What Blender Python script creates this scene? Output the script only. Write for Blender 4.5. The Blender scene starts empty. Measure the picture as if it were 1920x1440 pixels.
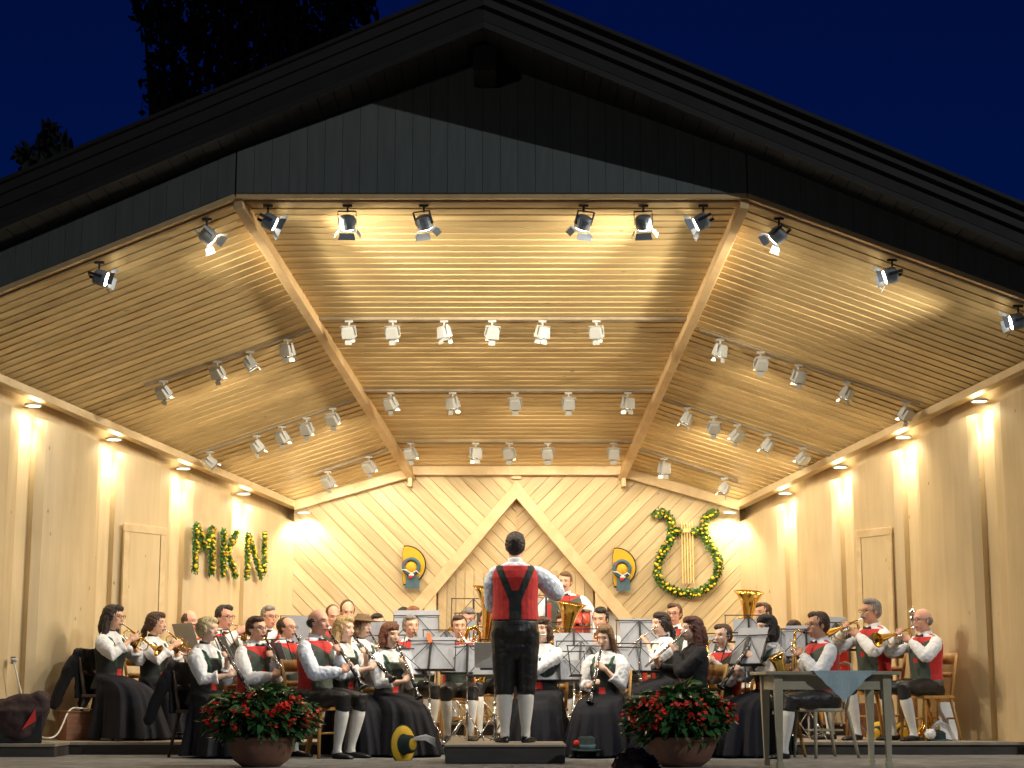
import bpy, bmesh, math, random
import numpy as np
from mathutils import Vector, Matrix, Euler, Quaternion
random.seed(7)
R = math.radians
SC = bpy.context.scene
COL = SC.collection
V = Vector

# ---------------------------------------------------------------- camera
F = 3200.0
TP = 0.178
PITCH = math.atan(TP)
CZ = 0.61
CP, SP = math.cos(PITCH), math.sin(PITCH)
cam = bpy.data.cameras.new('camera'); camo = bpy.data.objects.new('camera', cam); COL.objects.link(camo)
cam.sensor_width = 36; cam.lens = F/1920*36; cam.clip_end = 2000; cam.clip_start = 0.1
camo.location = (0, 0, CZ); camo.rotation_euler = (math.pi/2+PITCH, 0, 0)
SC.camera = camo

def ray(u, v):
    a = (u-960)/F; b = (720-v)/F
    d = V((a, CP-b*SP, SP+b*CP))
    return d/d.y
def at(u, v, D):
    return V((0, 0, CZ)) + ray(u, v)*D
def onplane(u, v, p0, n):
    d = ray(u, v); o = V((0, 0, CZ))
    return o + d*((p0-o).dot(n)/d.dot(n))

# ---------------------------------------------------------------- mesh builder
class MB:
    def __init__(s): s.v = []; s.f = []; s.m = []; s.tone = []
    def add(s, vs, fs, m=0, tone=None):
        o = len(s.v); s.v += [tuple(x) for x in vs]
        s.f += [tuple(i+o for i in f) for f in fs]; s.m += [m]*len(fs)
        t = 0.5 if tone is None else tone
        s.tone += [t]*len(vs)
    def xf(s, M, start=0):
        for i in range(start, len(s.v)): s.v[i] = tuple(M @ V(s.v[i]))
        return s
    def box(s, c, size, rot=None, m=0, tone=None):
        c = V(c); h = V(size)/2
        vs = [V((x*h.x, y*h.y, z*h.z)) for x in (-1, 1) for y in (-1, 1) for z in (-1, 1)]
        if rot is not None:
            if not isinstance(rot, (Matrix, Quaternion)): rot = Euler(rot).to_matrix()
            vs = [rot @ x for x in vs]
        s.add([x+c for x in vs], [(0, 1, 3, 2), (4, 6, 7, 5), (0, 4, 5, 1), (2, 3, 7, 6), (0, 2, 6, 4), (1, 5, 7, 3)], m, tone)
    def beam(s, a, b, w, h, up=(0, 0, 1), m=0, tone=None):
        a = V(a); b = V(b); d = (b-a); L = d.length; d.normalize(); up = V(up)
        x = d.cross(up).normalized(); u = x.cross(d)
        vs = []
        for p in (a, b):
            for i, j in ((-1, -1), (1, -1), (1, 1), (-1, 1)):
                vs.append(p+x*i*w/2+u*j*h/2)
        s.add(vs, [(3, 2, 1, 0), (4, 5, 6, 7), (0, 1, 5, 4), (1, 2, 6, 5), (2, 3, 7, 6), (3, 0, 4, 7)], m, tone)
    def rings(s, rings, m=0, cap=True, tone=None, closed=False):
        n = len(rings[0]); vs = [p for r in rings for p in r]; fs = []
        k = len(rings)
        for i in range(k-1+(1 if closed else 0)):
            a = i*n; b = ((i+1) % k)*n
            for j in range(n):
                j2 = (j+1) % n
                fs.append((a+j, a+j2, b+j2, b+j))
        if cap and not closed:
            fs.append(tuple(range(n-1, -1, -1))); fs.append(tuple((k-1)*n+j for j in range(n)))
        s.add(vs, fs, m, tone)
    def loft(s, L, seg=20, m=0, rx=None):
        # L: list of (center, a, b) horizontal ellipses (a along x, b along y)
        rr = []
        for c, a, b in L:
            c = V(c); rr.append([c+V((a*math.cos(t), b*math.sin(t), 0)) for t in [2*math.pi*i/seg for i in range(seg)]])
        s.rings(rr, m)
    def tube(s, pts, rad, seg=10, m=0, round_ends=False, flat=None, tone=None):
        pts = [V(p) for p in pts]; n = len(pts)
        if not hasattr(rad, '__len__'): rad = [rad]*n
        rad = list(rad)
        t0 = (pts[1]-pts[0]).normalized()
        ref = V((0, 0, 1)) if abs(t0.z) < .9 else V((1, 0, 0))
        x = t0.cross(ref).normalized(); rr = []
        if round_ends:
            e0 = pts[0]-(pts[1]-pts[0]).normalized()*rad[0]*.7; e1 = pts[-1]+(pts[-1]-pts[-2]).normalized()*rad[-1]*.7
            pts = [e0]+pts+[e1]; rad = [rad[0]*.55]+rad+[rad[-1]*.55]; n += 2
        for i in range(n):
            if i == 0: t = pts[1]-pts[0]
            elif i == n-1: t = pts[-1]-pts[-2]
            else: t = (pts[i]-pts[i-1]).normalized()+(pts[i+1]-pts[i]).normalized()
            t.normalize(); x = (x - t*x.dot(t))
            if x.length < 1e-5: x = t.orthogonal()
            x.normalize(); y = t.cross(x)
            rr.append([pts[i]+(x*math.cos(a)+y*math.sin(a))*rad[i] for a in [2*math.pi*k/seg for k in range(seg)]])
        s.rings(rr, m, tone=tone)
    def ell(s, c, r, seg=16, nr=10, rot=None, m=0, tone=None):
        c = V(c)
        if not hasattr(r, '__len__'): r = (r, r, r)
        vs = []; fs = []
        for i in range(1, nr):
            ph = math.pi*i/nr
            for j in range(seg):
                th = 2*math.pi*j/seg
                vs.append(V((r[0]*math.sin(ph)*math.cos(th), r[1]*math.sin(ph)*math.sin(th), r[2]*math.cos(ph))))
        for i in range(nr-2):
            for j in range(seg):
                fs.append((i*seg+j, (i+1)*seg+j, (i+1)*seg+(j+1) % seg, i*seg+(j+1) % seg))
        t = len(vs); vs += [V((0, 0, r[2])), V((0, 0, -r[2]))]
        for j in range(seg):
            fs.append((t, j, (j+1) % seg)); fs.append((t+1, (nr-2)*seg+(j+1) % seg, (nr-2)*seg+j))
        if rot is not None: vs = [rot @ x for x in vs]
        s.add([x+c for x in vs], fs, m, tone)
    def lathe(s, prof, c=(0, 0, 0), axis=(0, 0, 1), seg=24, m=0, cap=False):
        # prof: (r, h) list
        c = V(c); q = V((0, 0, 1)).rotation_difference(V(axis).normalized())
        rr = [[c+q @ V((max(r, 1e-4)*math.cos(t), max(r, 1e-4)*math.sin(t), h)) for t in [2*math.pi*i/seg for i in range(seg)]] for r, h in prof]
        s.rings(rr, m, cap=cap)
    def prism(s, poly, off, m=0, tone=None):
        # poly: list of points; extruded by vector off
        n = len(poly); off = V(off); poly = [V(p) for p in poly]
        fs = [tuple(range(n)), tuple(range(2*n-1, n-1, -1))]+[(i, i+n, (i+1) % n+n, (i+1) % n) for i in range(n)]
        s.add(poly+[p+off for p in poly], fs, m, tone)
    def mesh(s, name):
        me = bpy.data.meshes.new(name); me.from_pydata(s.v, [], s.f); me.validate()
        return me
    def build(s, name, mats, parent=None, smooth=False, origin=None, fixn=True, bevel=0):
        if not isinstance(mats, (list, tuple)): mats = [mats]
        if origin is not None:
            o = V(origin); s.v = [tuple(V(p)-o) for p in s.v]
        me = s.mesh(name)
        if len(me.polygons) == len(s.m): me.polygons.foreach_set('material_index', s.m)
        if len(me.vertices) == len(s.tone):
            a = me.attributes.new('tone', 'FLOAT', 'POINT'); a.data.foreach_set('value', s.tone)
        if fixn:
            bm = bmesh.new(); bm.from_mesh(me); bmesh.ops.recalc_face_normals(bm, faces=bm.faces); bm.to_mesh(me); bm.free()
        for mt in mats: me.materials.append(mt)
        if smooth: me.shade_smooth()
        ob = bpy.data.objects.new(name, me); COL.objects.link(ob)
        if parent is not None: ob.parent = parent
        elif origin is not None: ob.location = origin
        if bevel:
            b = ob.modifiers.new('bevel', 'BEVEL'); b.width = bevel; b.segments = 2; b.limit_method = 'ANGLE'
        return ob

def tag(o, label=None, cat=None, group=None, kind=None):
    if label: o['label'] = label
    if cat: o['category'] = cat
    if group: o['group'] = group
    if kind: o['kind'] = kind
    return o
def empty(name, loc=(0, 0, 0), rz=0, label=None, cat=None, group=None, mat=None, scale=1):
    o = bpy.data.objects.new(name, None); COL.objects.link(o); o.empty_display_size = .1
    if mat is not None:
        o.matrix_world = mat
    else:
        o.location = loc; o.rotation_euler = (0, 0, rz); o.scale = (scale,)*3
    return tag(o, label, cat, group)
def kids(o): return [c for c in bpy.data.objects if c.parent == o]
TREE = {}
def dup(o, parent=None):
    ch = TREE.get(o.name)
    if ch is None:
        ch = TREE[o.name] = kids(o)
    c = o.copy(); COL.objects.link(c)
    if parent is not None: c.parent = parent
    TREE[c.name] = [dup(k, c) for k in ch]
    return c

# ---------------------------------------------------------------- materials
def nt(name):
    m = bpy.data.materials.new(name); m.use_nodes = True
    N = m.node_tree.nodes; L = m.node_tree.links
    return m, N, L, N['Principled BSDF']
def mat(name, col, rough=.6, metal=0, var=.12, scale=8, bump=0, bscale=60, spec=None, sheen=0, coat=0, detail=4, stretch=None, tone=False):
    m, N, L, P = nt(name)
    P.inputs['Roughness'].default_value = rough; P.inputs['Metallic'].default_value = metal
    if spec is not None: P.inputs['Specular IOR Level'].default_value = spec
    if sheen: P.inputs['Sheen Weight'].default_value = sheen
    if coat: P.inputs['Coat Weight'].default_value = coat
    tc = N.new('ShaderNodeTexCoord'); mp = N.new('ShaderNodeMapping')
    if stretch: mp.inputs['Scale'].default_value = stretch
    L.new(tc.outputs['Object'], mp.inputs['Vector'])
    nz = N.new('ShaderNodeTexNoise'); nz.inputs['Scale'].default_value = scale; nz.inputs['Detail'].default_value = detail
    L.new(mp.outputs[0], nz.inputs['Vector'])
    cr = N.new('ShaderNodeValToRGB')
    c = list(col)
    cr.color_ramp.elements[0].color = (*[x*(1-var) for x in c], 1); cr.color_ramp.elements[1].color = (*[min(1, x*(1+var)) for x in c], 1)
    cr.color_ramp.elements[0].position = .3; cr.color_ramp.elements[1].position = .7
    L.new(nz.outputs['Fac'], cr.inputs[0])
    out = cr.outputs[0]
    if tone:
        at_ = N.new('ShaderNodeAttribute'); at_.attribute_name = 'tone'
        mr = N.new('ShaderNodeMapRange'); mr.inputs['To Min'].default_value = .95; mr.inputs['To Max'].default_value = 1.03
        L.new(at_.outputs['Fac'], mr.inputs['Value'])
        mx = N.new('ShaderNodeVectorMath'); mx.operation = 'SCALE'
        L.new(out, mx.inputs[0]); L.new(mr.outputs[0], mx.inputs['Scale']); out = mx.outputs[0]
    L.new(out, P.inputs['Base Color'])
    if bump:
        n2 = N.new('ShaderNodeTexNoise'); n2.inputs['Scale'].default_value = bscale; n2.inputs['Detail'].default_value = 3
        L.new(mp.outputs[0], n2.inputs['Vector'])
        b = N.new('ShaderNodeBump'); b.inputs['Strength'].default_value = bump; b.inputs['Distance'].default_value = .01
        L.new(n2.outputs['Fac'], b.inputs['Height']); L.new(b.outputs[0], P.inputs['Normal'])
    return m
def wood(name, col, rot=(0, 0, 0), stretch=(9, 9, .8), knots=.5, rough=.45, kscale=2.2, contrast=.12, tonevar=(.86, 1.08), blotch=.0):
    m, N, L, P = nt(name)
    P.inputs['Roughness'].default_value = rough; P.inputs['Specular IOR Level'].default_value = .35
    tc = N.new('ShaderNodeTexCoord'); mp = N.new('ShaderNodeMapping'); mp.inputs['Rotation'].default_value = rot
    L.new(tc.outputs['Object'], mp.inputs['Vector'])
    at_ = N.new('ShaderNodeAttribute'); at_.attribute_name = 'tone'
    # shift per board
    sc = N.new('ShaderNodeMath'); sc.operation = 'MULTIPLY'; sc.inputs[1].default_value = 37.0; L.new(at_.outputs['Fac'], sc.inputs[0])
    ad = N.new('ShaderNodeVectorMath'); ad.operation = 'ADD'; L.new(mp.outputs[0], ad.inputs[0]); L.new(sc.outputs[0], ad.inputs[1])
    ms = N.new('ShaderNodeMapping'); ms.inputs['Scale'].default_value = stretch; L.new(ad.outputs[0], ms.inputs['Vector'])
    nz = N.new('ShaderNodeTexNoise'); nz.inputs['Scale'].default_value = 2.2; nz.inputs['Detail'].default_value = 6; nz.inputs['Distortion'].default_value = .6
    L.new(ms.outputs[0], nz.inputs['Vector'])
    cr = N.new('ShaderNodeValToRGB'); e = cr.color_ramp.elements
    e[0].position = .3; e[1].position = .7
    e[0].color = (col[0]*(1-contrast), col[1]*(1-contrast*1.4), col[2]*(1-contrast*2), 1)
    e[1].color = (*[min(1, x*(1+contrast*.5)) for x in col], 1)
    L.new(nz.outputs['Fac'], cr.inputs[0])
    # knots
    mk = N.new('ShaderNodeMapping'); k = kscale; sx = [k if q > 2 else k*.45 for q in stretch]; mk.inputs['Scale'].default_value = sx
    L.new(ad.outputs[0], mk.inputs['Vector'])
    vo = N.new('ShaderNodeTexVoronoi'); vo.inputs['Scale'].default_value = 1.6; L.new(mk.outputs[0], vo.inputs['Vector'])
    nk = N.new('ShaderNodeTexNoise'); nk.inputs['Scale'].default_value = 30; L.new(ad.outputs[0], nk.inputs['Vector'])
    km = N.new('ShaderNodeMath'); km.operation = 'MULTIPLY_ADD'; km.inputs[1].default_value = .06; L.new(nk.outputs['Fac'], km.inputs[0]); L.new(vo.outputs['Distance'], km.inputs[2])
    kr = N.new('ShaderNodeMapRange'); kr.inputs['From Min'].default_value = .055; kr.inputs['From Max'].default_value = .10
    kr.inputs['To Min'].default_value = knots; kr.inputs['To Max'].default_value = 0
    L.new(km.outputs[0], kr.inputs['Value'])
    mix = N.new('ShaderNodeMix'); mix.data_type = 'RGBA'
    mix.inputs['B'].default_value = (col[0]*.38, col[1]*.25, col[2]*.16, 1)
    L.new(kr.outputs[0], mix.inputs['Factor']); L.new(cr.outputs[0], mix.inputs['A'])
    mr = N.new('ShaderNodeMapRange'); mr.inputs['To Min'].default_value = tonevar[0]; mr.inputs['To Max'].default_value = tonevar[1]
    L.new(at_.outputs['Fac'], mr.inputs['Value'])
    if blotch:
        nb = N.new('ShaderNodeTexNoise'); nb.inputs['Scale'].default_value = .9; nb.inputs['Detail'].default_value = 3
        L.new(tc.outputs['Object'], nb.inputs['Vector'])
        bm_ = N.new('ShaderNodeMapRange'); bm_.inputs['From Min'].default_value = .3; bm_.inputs['From Max'].default_value = .7
        bm_.inputs['To Min'].default_value = 1-blotch; bm_.inputs['To Max'].default_value = 1+blotch*.3
        L.new(nb.outputs['Fac'], bm_.inputs['Value'])
        mm = N.new('ShaderNodeMath'); mm.operation = 'MULTIPLY'; L.new(mr.outputs[0], mm.inputs[0]); L.new(bm_.outputs[0], mm.inputs[1]); so = mm.outputs[0]
    else: so = mr.outputs[0]
    mx = N.new('ShaderNodeVectorMath'); mx.operation = 'SCALE'; L.new(mix.outputs['Result'], mx.inputs[0]); L.new(so, mx.inputs['Scale'])
    L.new(mx.outputs[0], P.inputs['Base Color'])
    b = N.new('ShaderNodeBump'); b.inputs['Strength'].default_value = .15; b.inputs['Distance'].default_value = .003
    L.new(nz.outputs['Fac'], b.inputs['Height']); L.new(b.outputs[0], P.inputs['Normal'])
    return m
def emis(name, col, st):
    m, N, L, P = nt(name)
    P.inputs['Base Color'].default_value = (.8, .8, .75, 1)
    P.inputs['Emission Color'].default_value = (*col, 1); P.inputs['Emission Strength'].default_value = st
    return m
WARM = (1.0, .80, .52)
M = {}
WC = (.63, .505, .295)
M['slat'] = wood('slat_pine', (.70, .535, .265), stretch=(.8, 9, 9), knots=.8, kscale=3.0, tonevar=(.8, 1.08))
M['back'] = wood('ceiling_backing_pine', (.66, .49, .25), stretch=(.8, 9, 9), knots=0)
M['diagl'] = wood('diagonal_pine_left', WC, rot=(0, R(45), 0), stretch=(9, 9, .8), knots=.6, kscale=3.8, tonevar=(.80, 1.12))
M['diagr'] = wood('diagonal_pine_right', WC, rot=(0, R(-45), 0), stretch=(9, 9, .8), knots=.6, kscale=3.8, tonevar=(.80, 1.12))
M['panel'] = wood('panel_pine', (.68, .535, .31), stretch=(5, 5, .5), knots=.8, kscale=3.8, contrast=.08, blotch=.15)
M['trim'] = wood('trim_pine', (.70, .55, .32), stretch=(3, 3, 3), knots=.3, kscale=2.5)
M['rib'] = wood('rib_pine', (.64, .46, .24), stretch=(3, 3, 3), knots=.3, kscale=2.5)
M['gap'] = mat('dark_joint_wood', (.36, .24, .11), .9)  # darker brown wood backing that shows in the board joints
M['facade'] = mat('grey_green_facade_boards', (.076, .087, .081), .8, var=.10, scale=3, stretch=(6, 6, .8), tone=True, bump=.2)
M['fascia'] = mat('weathered_fascia_boards', (.0095, .009, .008), .9, var=.15, scale=2.5, stretch=(1, 1, 4), tone=True, bump=.2)
M['roof'] = mat('dark_roof', (.007, .0065, .006), .95, var=.3, scale=6)
M['floor'] = None
M['white'] = mat('white_lacquer', (.46, .47, .44), .45, var=.04)
M['whitebd'] = mat('white_painted_board', (.72, .72, .68), .6, var=.04)
M['dark_metal'] = mat('dark_grey_metal', (.20, .23, .26), .5, metal=.2, var=.1)
M['black'] = mat('black_metal', (.015, .015, .017), .4, var=.2)
M['track'] = mat('track_metal', (.36, .29, .19), .6)
M['lens'] = emis('lit_lamp_lens', (1, .86, .62), 18)
M['lens_front'] = emis('lit_stage_lamp_lens', (1, .92, .78), 30)
M['down'] = emis('lit_downlight', (1, .88, .62), 14)
M['gold'] = mat('lacquered_brass', (.86, .56, .13), .16, metal=1, var=.05)
M['silver'] = mat('silver_plate', (.82, .82, .80), .18, metal=1, var=.04)
M['chrome'] = mat('chrome', (.7, .7, .7), .12, metal=1, var=.03)
M['ebony'] = mat('black_ebony', (.012, .011, .012), .25, var=.2, coat=.3)
M['paper'] = mat('sheet_paper', (.36, .38, .42), .75, var=.05, scale=20)
M['paperw'] = mat('white_score_paper', (.80, .82, .80), .7, var=.04, scale=20)
M['orange'] = mat('orange_clip', (.8, .16, .04), .5)
M['chair'] = mat('varnished_chair_wood', (.52, .27, .07), .4, var=.2, scale=5, stretch=(4, 4, .7))
M['darkchair'] = mat('dark_chair_wood', (.07, .045, .03), .5, var=.2)
M['olive'] = mat('painted_olive_wood', (.42, .38, .26), .5, var=.15, scale=6)
M['shirt'] = mat('white_shirt_cotton', (.78, .79, .80), .8, var=.04, bump=.35, bscale=28)
M['blue_shirt'] = mat('pale_blue_shirt_cotton', (.70, .76, .85), .8, var=.05, bump=.5, bscale=26)
M['red'] = mat('red_vest_cloth', (.55, .018, .014), .75, var=.12, bump=.2, bscale=30, sheen=.2)
M['green'] = mat('grey_green_strap_cloth', (.055, .075, .055), .8, var=.15, sheen=.2)
M['dkgreen'] = mat('dark_strap_cloth', (.016, .022, .018), .8, var=.15)
M['bodice'] = mat('black_bodice_cloth', (.016, .02, .019), .8, var=.2)
M['dirgreen'] = mat('green_bodice_edging', (.02, .075, .045), .7, var=.15)
M['leather'] = mat('black_leather', (.017, .016, .015), .42, var=.35, scale=9, bump=.4, bscale=40)
M['belt'] = mat('embroidered_belt', (.12, .11, .09), .6, var=.6, scale=60)
M['skirt'] = mat('dark_navy_skirt_cloth', (.0042, .0046, .010), .9, var=.2, scale=3, bump=.2, bscale=300)
M['stock'] = mat('knitted_white_stocking', (.74, .72, .66), .9, var=.08, bump=.5, bscale=120)
M['shoe'] = mat('black_shoe_leather', (.012, .011, .011), .3, var=.2)
M['bow'] = mat('black_bow_cloth', (.01, .01, .012), .7)
M['jacket'] = mat('black_jacket_cloth', (.008, .008, .010), .85, var=.2)
M['hatgreen'] = mat('dark_green_felt', (.006, .02, .015), .85, var=.2)
M['yellow'] = mat('yellow_hat_lining', (.62, .38, .012), .65, var=.06)
M['hatblue'] = mat('grey_blue_ribbon', (.06, .12, .15), .7, var=.2)
M['feather'] = mat('white_feather', (.8, .8, .78), .8, var=.05, bump=.6, bscale=80)
M['redpom'] = mat('red_pompon', (.7, .02, .02), .8)
M['leaf'] = mat('begonia_leaf', (.040, .120, .036), .25, var=.5, scale=9)
M['flower'] = mat('red_begonia_flower', (.88, .030, .018), .5, var=.2, scale=30)
M['pot'] = mat('terracotta_tub', (.20, .095, .06), .75, var=.2, bump=.2)
M['garland'] = mat('evergreen_garland_leaf', (.085, .20, .035), .5, var=.6, scale=25)
M['gflower'] = mat('yellow_garland_flower', (.85, .62, .03), .55, var=.15, scale=30)
M['gflower2'] = mat('ochre_garland_flower', (.50, .30, .02), .6, var=.2, scale=30)
M['string'] = mat('pale_gold_wood', (.80, .60, .24), .5, var=.1)
M['cloth'] = mat('pale_blue_lace_cloth', (.42, .54, .56), .85, var=.1, scale=60)
M['redcloth'] = mat('red_lining', (.6, .03, .03), .7)
M['browncoat'] = mat('dark_brown_coat', (.035, .018, .017), .85, var=.4, scale=5)
M['lips'] = mat('lips', (.45, .16, .12), .5)
M['eye'] = mat('eye_dark', (.10, .055, .035), .35)
M['glass'] = mat('spectacle_frame', (.03, .025, .02), .3)
M['drumred'] = mat('red_drum_shell', (.55, .06, .03), .25, coat=.4, var=.1)
M['bronze'] = mat('bronze_cymbal', (.30, .17, .06), .35, metal=1)
M['box'] = mat('brown_wooden_box', (.22, .09, .04), .6, var=.2, stretch=(.8, 4, 6))
M['cable'] = mat('white_cable', (.78, .74, .64), .5)
M['treeleaf'] = mat('night_leaf', (.010, .013, .008), .8, var=.4)
M['bark'] = mat('bark', (.06, .045, .03), .9, var=.3, bump=.5)
M['ground'] = mat('asphalt_ground', (.05, .05, .05), .9, var=.2)
M['clipsil'] = mat('silver_button', (.7, .7, .68), .3, metal=1)
SK = {}
def skin(k):
    if k not in SK:
        c = {'a': (.68, .40, .27), 'b': (.74, .48, .35), 'c': (.58, .31, .19), 'd': (.68, .36, .25)}[k]
        m = mat('skin_tone', c, .5, var=.08, scale=14); m.node_tree.nodes['Principled BSDF'].inputs['Subsurface Weight'].default_value = .08
        m.node_tree.nodes['Principled BSDF'].inputs['Subsurface Radius'].default_value = (.02, .008, .004)
        SK[k] = m
    return SK[k]
HR = {}
def hairm(k):
    if k not in HR:
        c = {'brown': (.060, .026, .012), 'dkbrown': (.022, .012, .008), 'black': (.010, .008, .008), 'blonde': (.46, .31, .13), 'ltbrown': (.17, .09, .038),
             'grey': (.22, .20, .18), 'ginger': (.24, .09, .03), 'auburn': (.14, .042, .015), 'redbrown': (.075, .018, .010), 'platinum': (.62, .50, .27)}[k]
        HR[k] = mat(k+'_hair', c, .5, var=.45, scale=30, stretch=(3, 3, .5), bump=.6, bscale=80)
    return HR[k]

# ---------------------------------------------------------------- world, sky
w = bpy.data.worlds.new('World'); SC.world = w; w.use_nodes = True
wn = w.node_tree; bg = wn.nodes['Background']
sky = wn.nodes.new('ShaderNodeTexSky'); sky.sky_type = 'NISHITA'; sky.sun_disc = False
sky.sun_elevation = R(0); sky.sun_rotation = R(0); sky.ozone_density = 9; sky.air_density = 1.0; sky.dust_density = 0
wn.links.new(sky.outputs[0], bg.inputs[0]); bg.inputs[1].default_value = .062
SC.view_settings.view_transform = 'Standard'; SC.view_settings.look = 'None'; SC.view_settings.gamma = 1; SC.view_settings.exposure = .07

# ---------------------------------------------------------------- ground, stage
b = MB(); b.add([(-300, -200, 0), (300, -200, 0), (300, 400, 0), (-300, 400, 0)], [(0, 1, 2, 3)])
tag(b.build('ground', M['ground'], origin=None), kind='structure').location.z = -.95
def floor_mat():
    m, N, L, P = nt('grey_stone_paving'); P.inputs['Roughness'].default_value = .6
    tc = N.new('ShaderNodeTexCoord')
    br = N.new('ShaderNodeTexBrick'); br.inputs['Scale'].default_value = 1; br.inputs['Brick Width'].default_value = .8; br.inputs['Row Height'].default_value = .5
    br.inputs['Mortar Size'].default_value = .006
    br.inputs['Color1'].default_value = (.20, .205, .205, 1); br.inputs['Color2'].default_value = (.26, .262, .26, 1); br.inputs['Mortar'].default_value = (.10, .10, .10, 1)
    L.new(tc.outputs['Object'], br.inputs['Vector'])
    nz = N.new('ShaderNodeTexNoise'); nz.inputs['Scale'].default_value = 5; nz.inputs['Detail'].default_value = 8; L.new(tc.outputs['Object'], nz.inputs['Vector'])
    mr = N.new('ShaderNodeMapRange'); mr.inputs['From Min'].default_value = .3; mr.inputs['From Max'].default_value = .7; mr.inputs['To Min'].default_value = .6; mr.inputs['To Max'].default_value = 1.35; L.new(nz.outputs['Fac'], mr.inputs['Value'])
    mx = N.new('ShaderNodeVectorMath'); mx.operation = 'SCALE'; L.new(br.outputs[0], mx.inputs[0]); L.new(mr.outputs[0], mx.inputs['Scale']); L.new(mx.outputs[0], P.inputs['Base Color'])
    b = N.new('ShaderNodeBump'); b.inputs['Strength'].default_value = .3; b.inputs['Distance'].default_value = .01; L.new(nz.outputs['Fac'], b.inputs['Height']); L.new(b.outputs[0], P.inputs['Normal'])
    return m
M['floor'] = floor_mat()
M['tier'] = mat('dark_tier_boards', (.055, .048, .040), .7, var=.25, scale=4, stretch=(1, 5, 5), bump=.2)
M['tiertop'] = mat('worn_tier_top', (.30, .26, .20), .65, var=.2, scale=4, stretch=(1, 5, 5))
b = MB(); b.box((0, 16.6, -.475), (15, 8.6, .95)); tag(b.build('stage_floor', M['floor']), kind='structure')
T1 = .115; T2 = .25
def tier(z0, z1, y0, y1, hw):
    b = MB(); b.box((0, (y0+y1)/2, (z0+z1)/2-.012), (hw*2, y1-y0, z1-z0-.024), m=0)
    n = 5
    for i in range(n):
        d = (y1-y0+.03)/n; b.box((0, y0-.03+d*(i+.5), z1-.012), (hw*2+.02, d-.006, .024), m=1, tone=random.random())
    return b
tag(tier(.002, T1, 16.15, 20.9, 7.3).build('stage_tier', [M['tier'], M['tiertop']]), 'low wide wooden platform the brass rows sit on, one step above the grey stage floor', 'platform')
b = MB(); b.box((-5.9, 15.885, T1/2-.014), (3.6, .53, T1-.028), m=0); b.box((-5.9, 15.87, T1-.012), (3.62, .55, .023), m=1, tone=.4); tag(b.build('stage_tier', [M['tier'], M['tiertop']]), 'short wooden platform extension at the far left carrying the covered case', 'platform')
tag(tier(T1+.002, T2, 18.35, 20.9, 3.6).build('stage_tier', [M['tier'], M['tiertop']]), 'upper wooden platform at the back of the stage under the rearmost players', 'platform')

# ---------------------------------------------------------------- band shell
DB = 20.0
P1L, P1R = at(445, 375, 14.6), at(1398, 362, 14.6)
P1L.z = P1R.z = (P1L.z+P1R.z)/2 + .03
P2L, P2R = at(770, 878, DB), at(1168, 878, DB)
P2L.z = P2R.z = (P2L.z+P2R.z)/2
C3L, C3R = at(552, 940, DB), at(1386, 940, DB)
nL = (P2L-P1L).cross(C3L-P2L).normalized(); nR = (P2R-P1R).cross(C3R-P2R).normalized()
if nL.z > 0: nL = -nL
if nR.z > 0: nR = -nR
FL = onplane(0, 541, P1L, nL); FR = onplane(1920, 553, P1R, nR)
EL = onplane(0, 703, P1L, nL); ER = onplane(1920, 680, P1R, nR)
def isect2(a, b, c, d):
    # lines a-b and c-d in XY; returns point on a-b in 3D
    r = b-a; s = d-c; den = r.x*s.y-r.y*s.x; t = ((c.x-a.x)*s.y-(c.y-a.y)*s.x)/den
    return a+r*t
GL = isect2(C3L, EL, P1L, FL); GR = isect2(C3R, ER, P1R, FR)
nC = (P1R-P1L).cross(P2L-P1L).normalized()
if nC.z > 0: nC = -nC
shell = empty('bandshell', (0, 20.2, 0), label='open timber concert shell with slatted pine ceiling, diagonal board back wall and dark gabled roof', cat='bandshell')
OR = V((0, 20.2, 0))
def S(mb, name, mats, **k): return mb.build(name, mats, parent=shell, origin=OR, **k)

def slats(A0, A1, B0, B1, n, N, name, side_='S'):
    # A0->A1 along rib (front to back); B0->B1 outer edge
    N_ = max(1, N); b = MB()
    for i in range(N_):
        t0 = (i+.0)/N_; t1 = (i+(.895 if 'C' == side_ else .93))/N_
        if i == 0: t0 = 0
        tn = random.random()
        a0, a1 = A0.lerp(A1, t0), A0.lerp(A1, t1); b0, b1 = B0.lerp(B1, t0), B0.lerp(B1, t1)
        b.add([a0, b0, b1, a1, a0+n*.034, b0+n*.034, b1+n*.0245, a1+n*.0245], [(0, 1, 2, 3), (7, 6, 5, 4), (0, 4, 5, 1), (1, 5, 6, 2), (2, 6, 7, 3), (3, 7, 4, 0)], tone=tn)
    S(b, name, M['slat'])
    b = MB(); up = n*-.004
    b.prism([A0+up, B0+up, B1+up, A1+up], -n*.03, tone=.5)
    S(b, name.replace('slats', 'backing'), M['back'])
slats(P1L, P2L, P1R, P2R, nC, 56, 'ceiling_slats', 'C')
slats(P1L, P2L, GL, C3L, nL, 56, 'ceiling_slats')
slats(P1R, P2R, GR, C3R, nR, 56, 'ceiling_slats')
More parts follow.
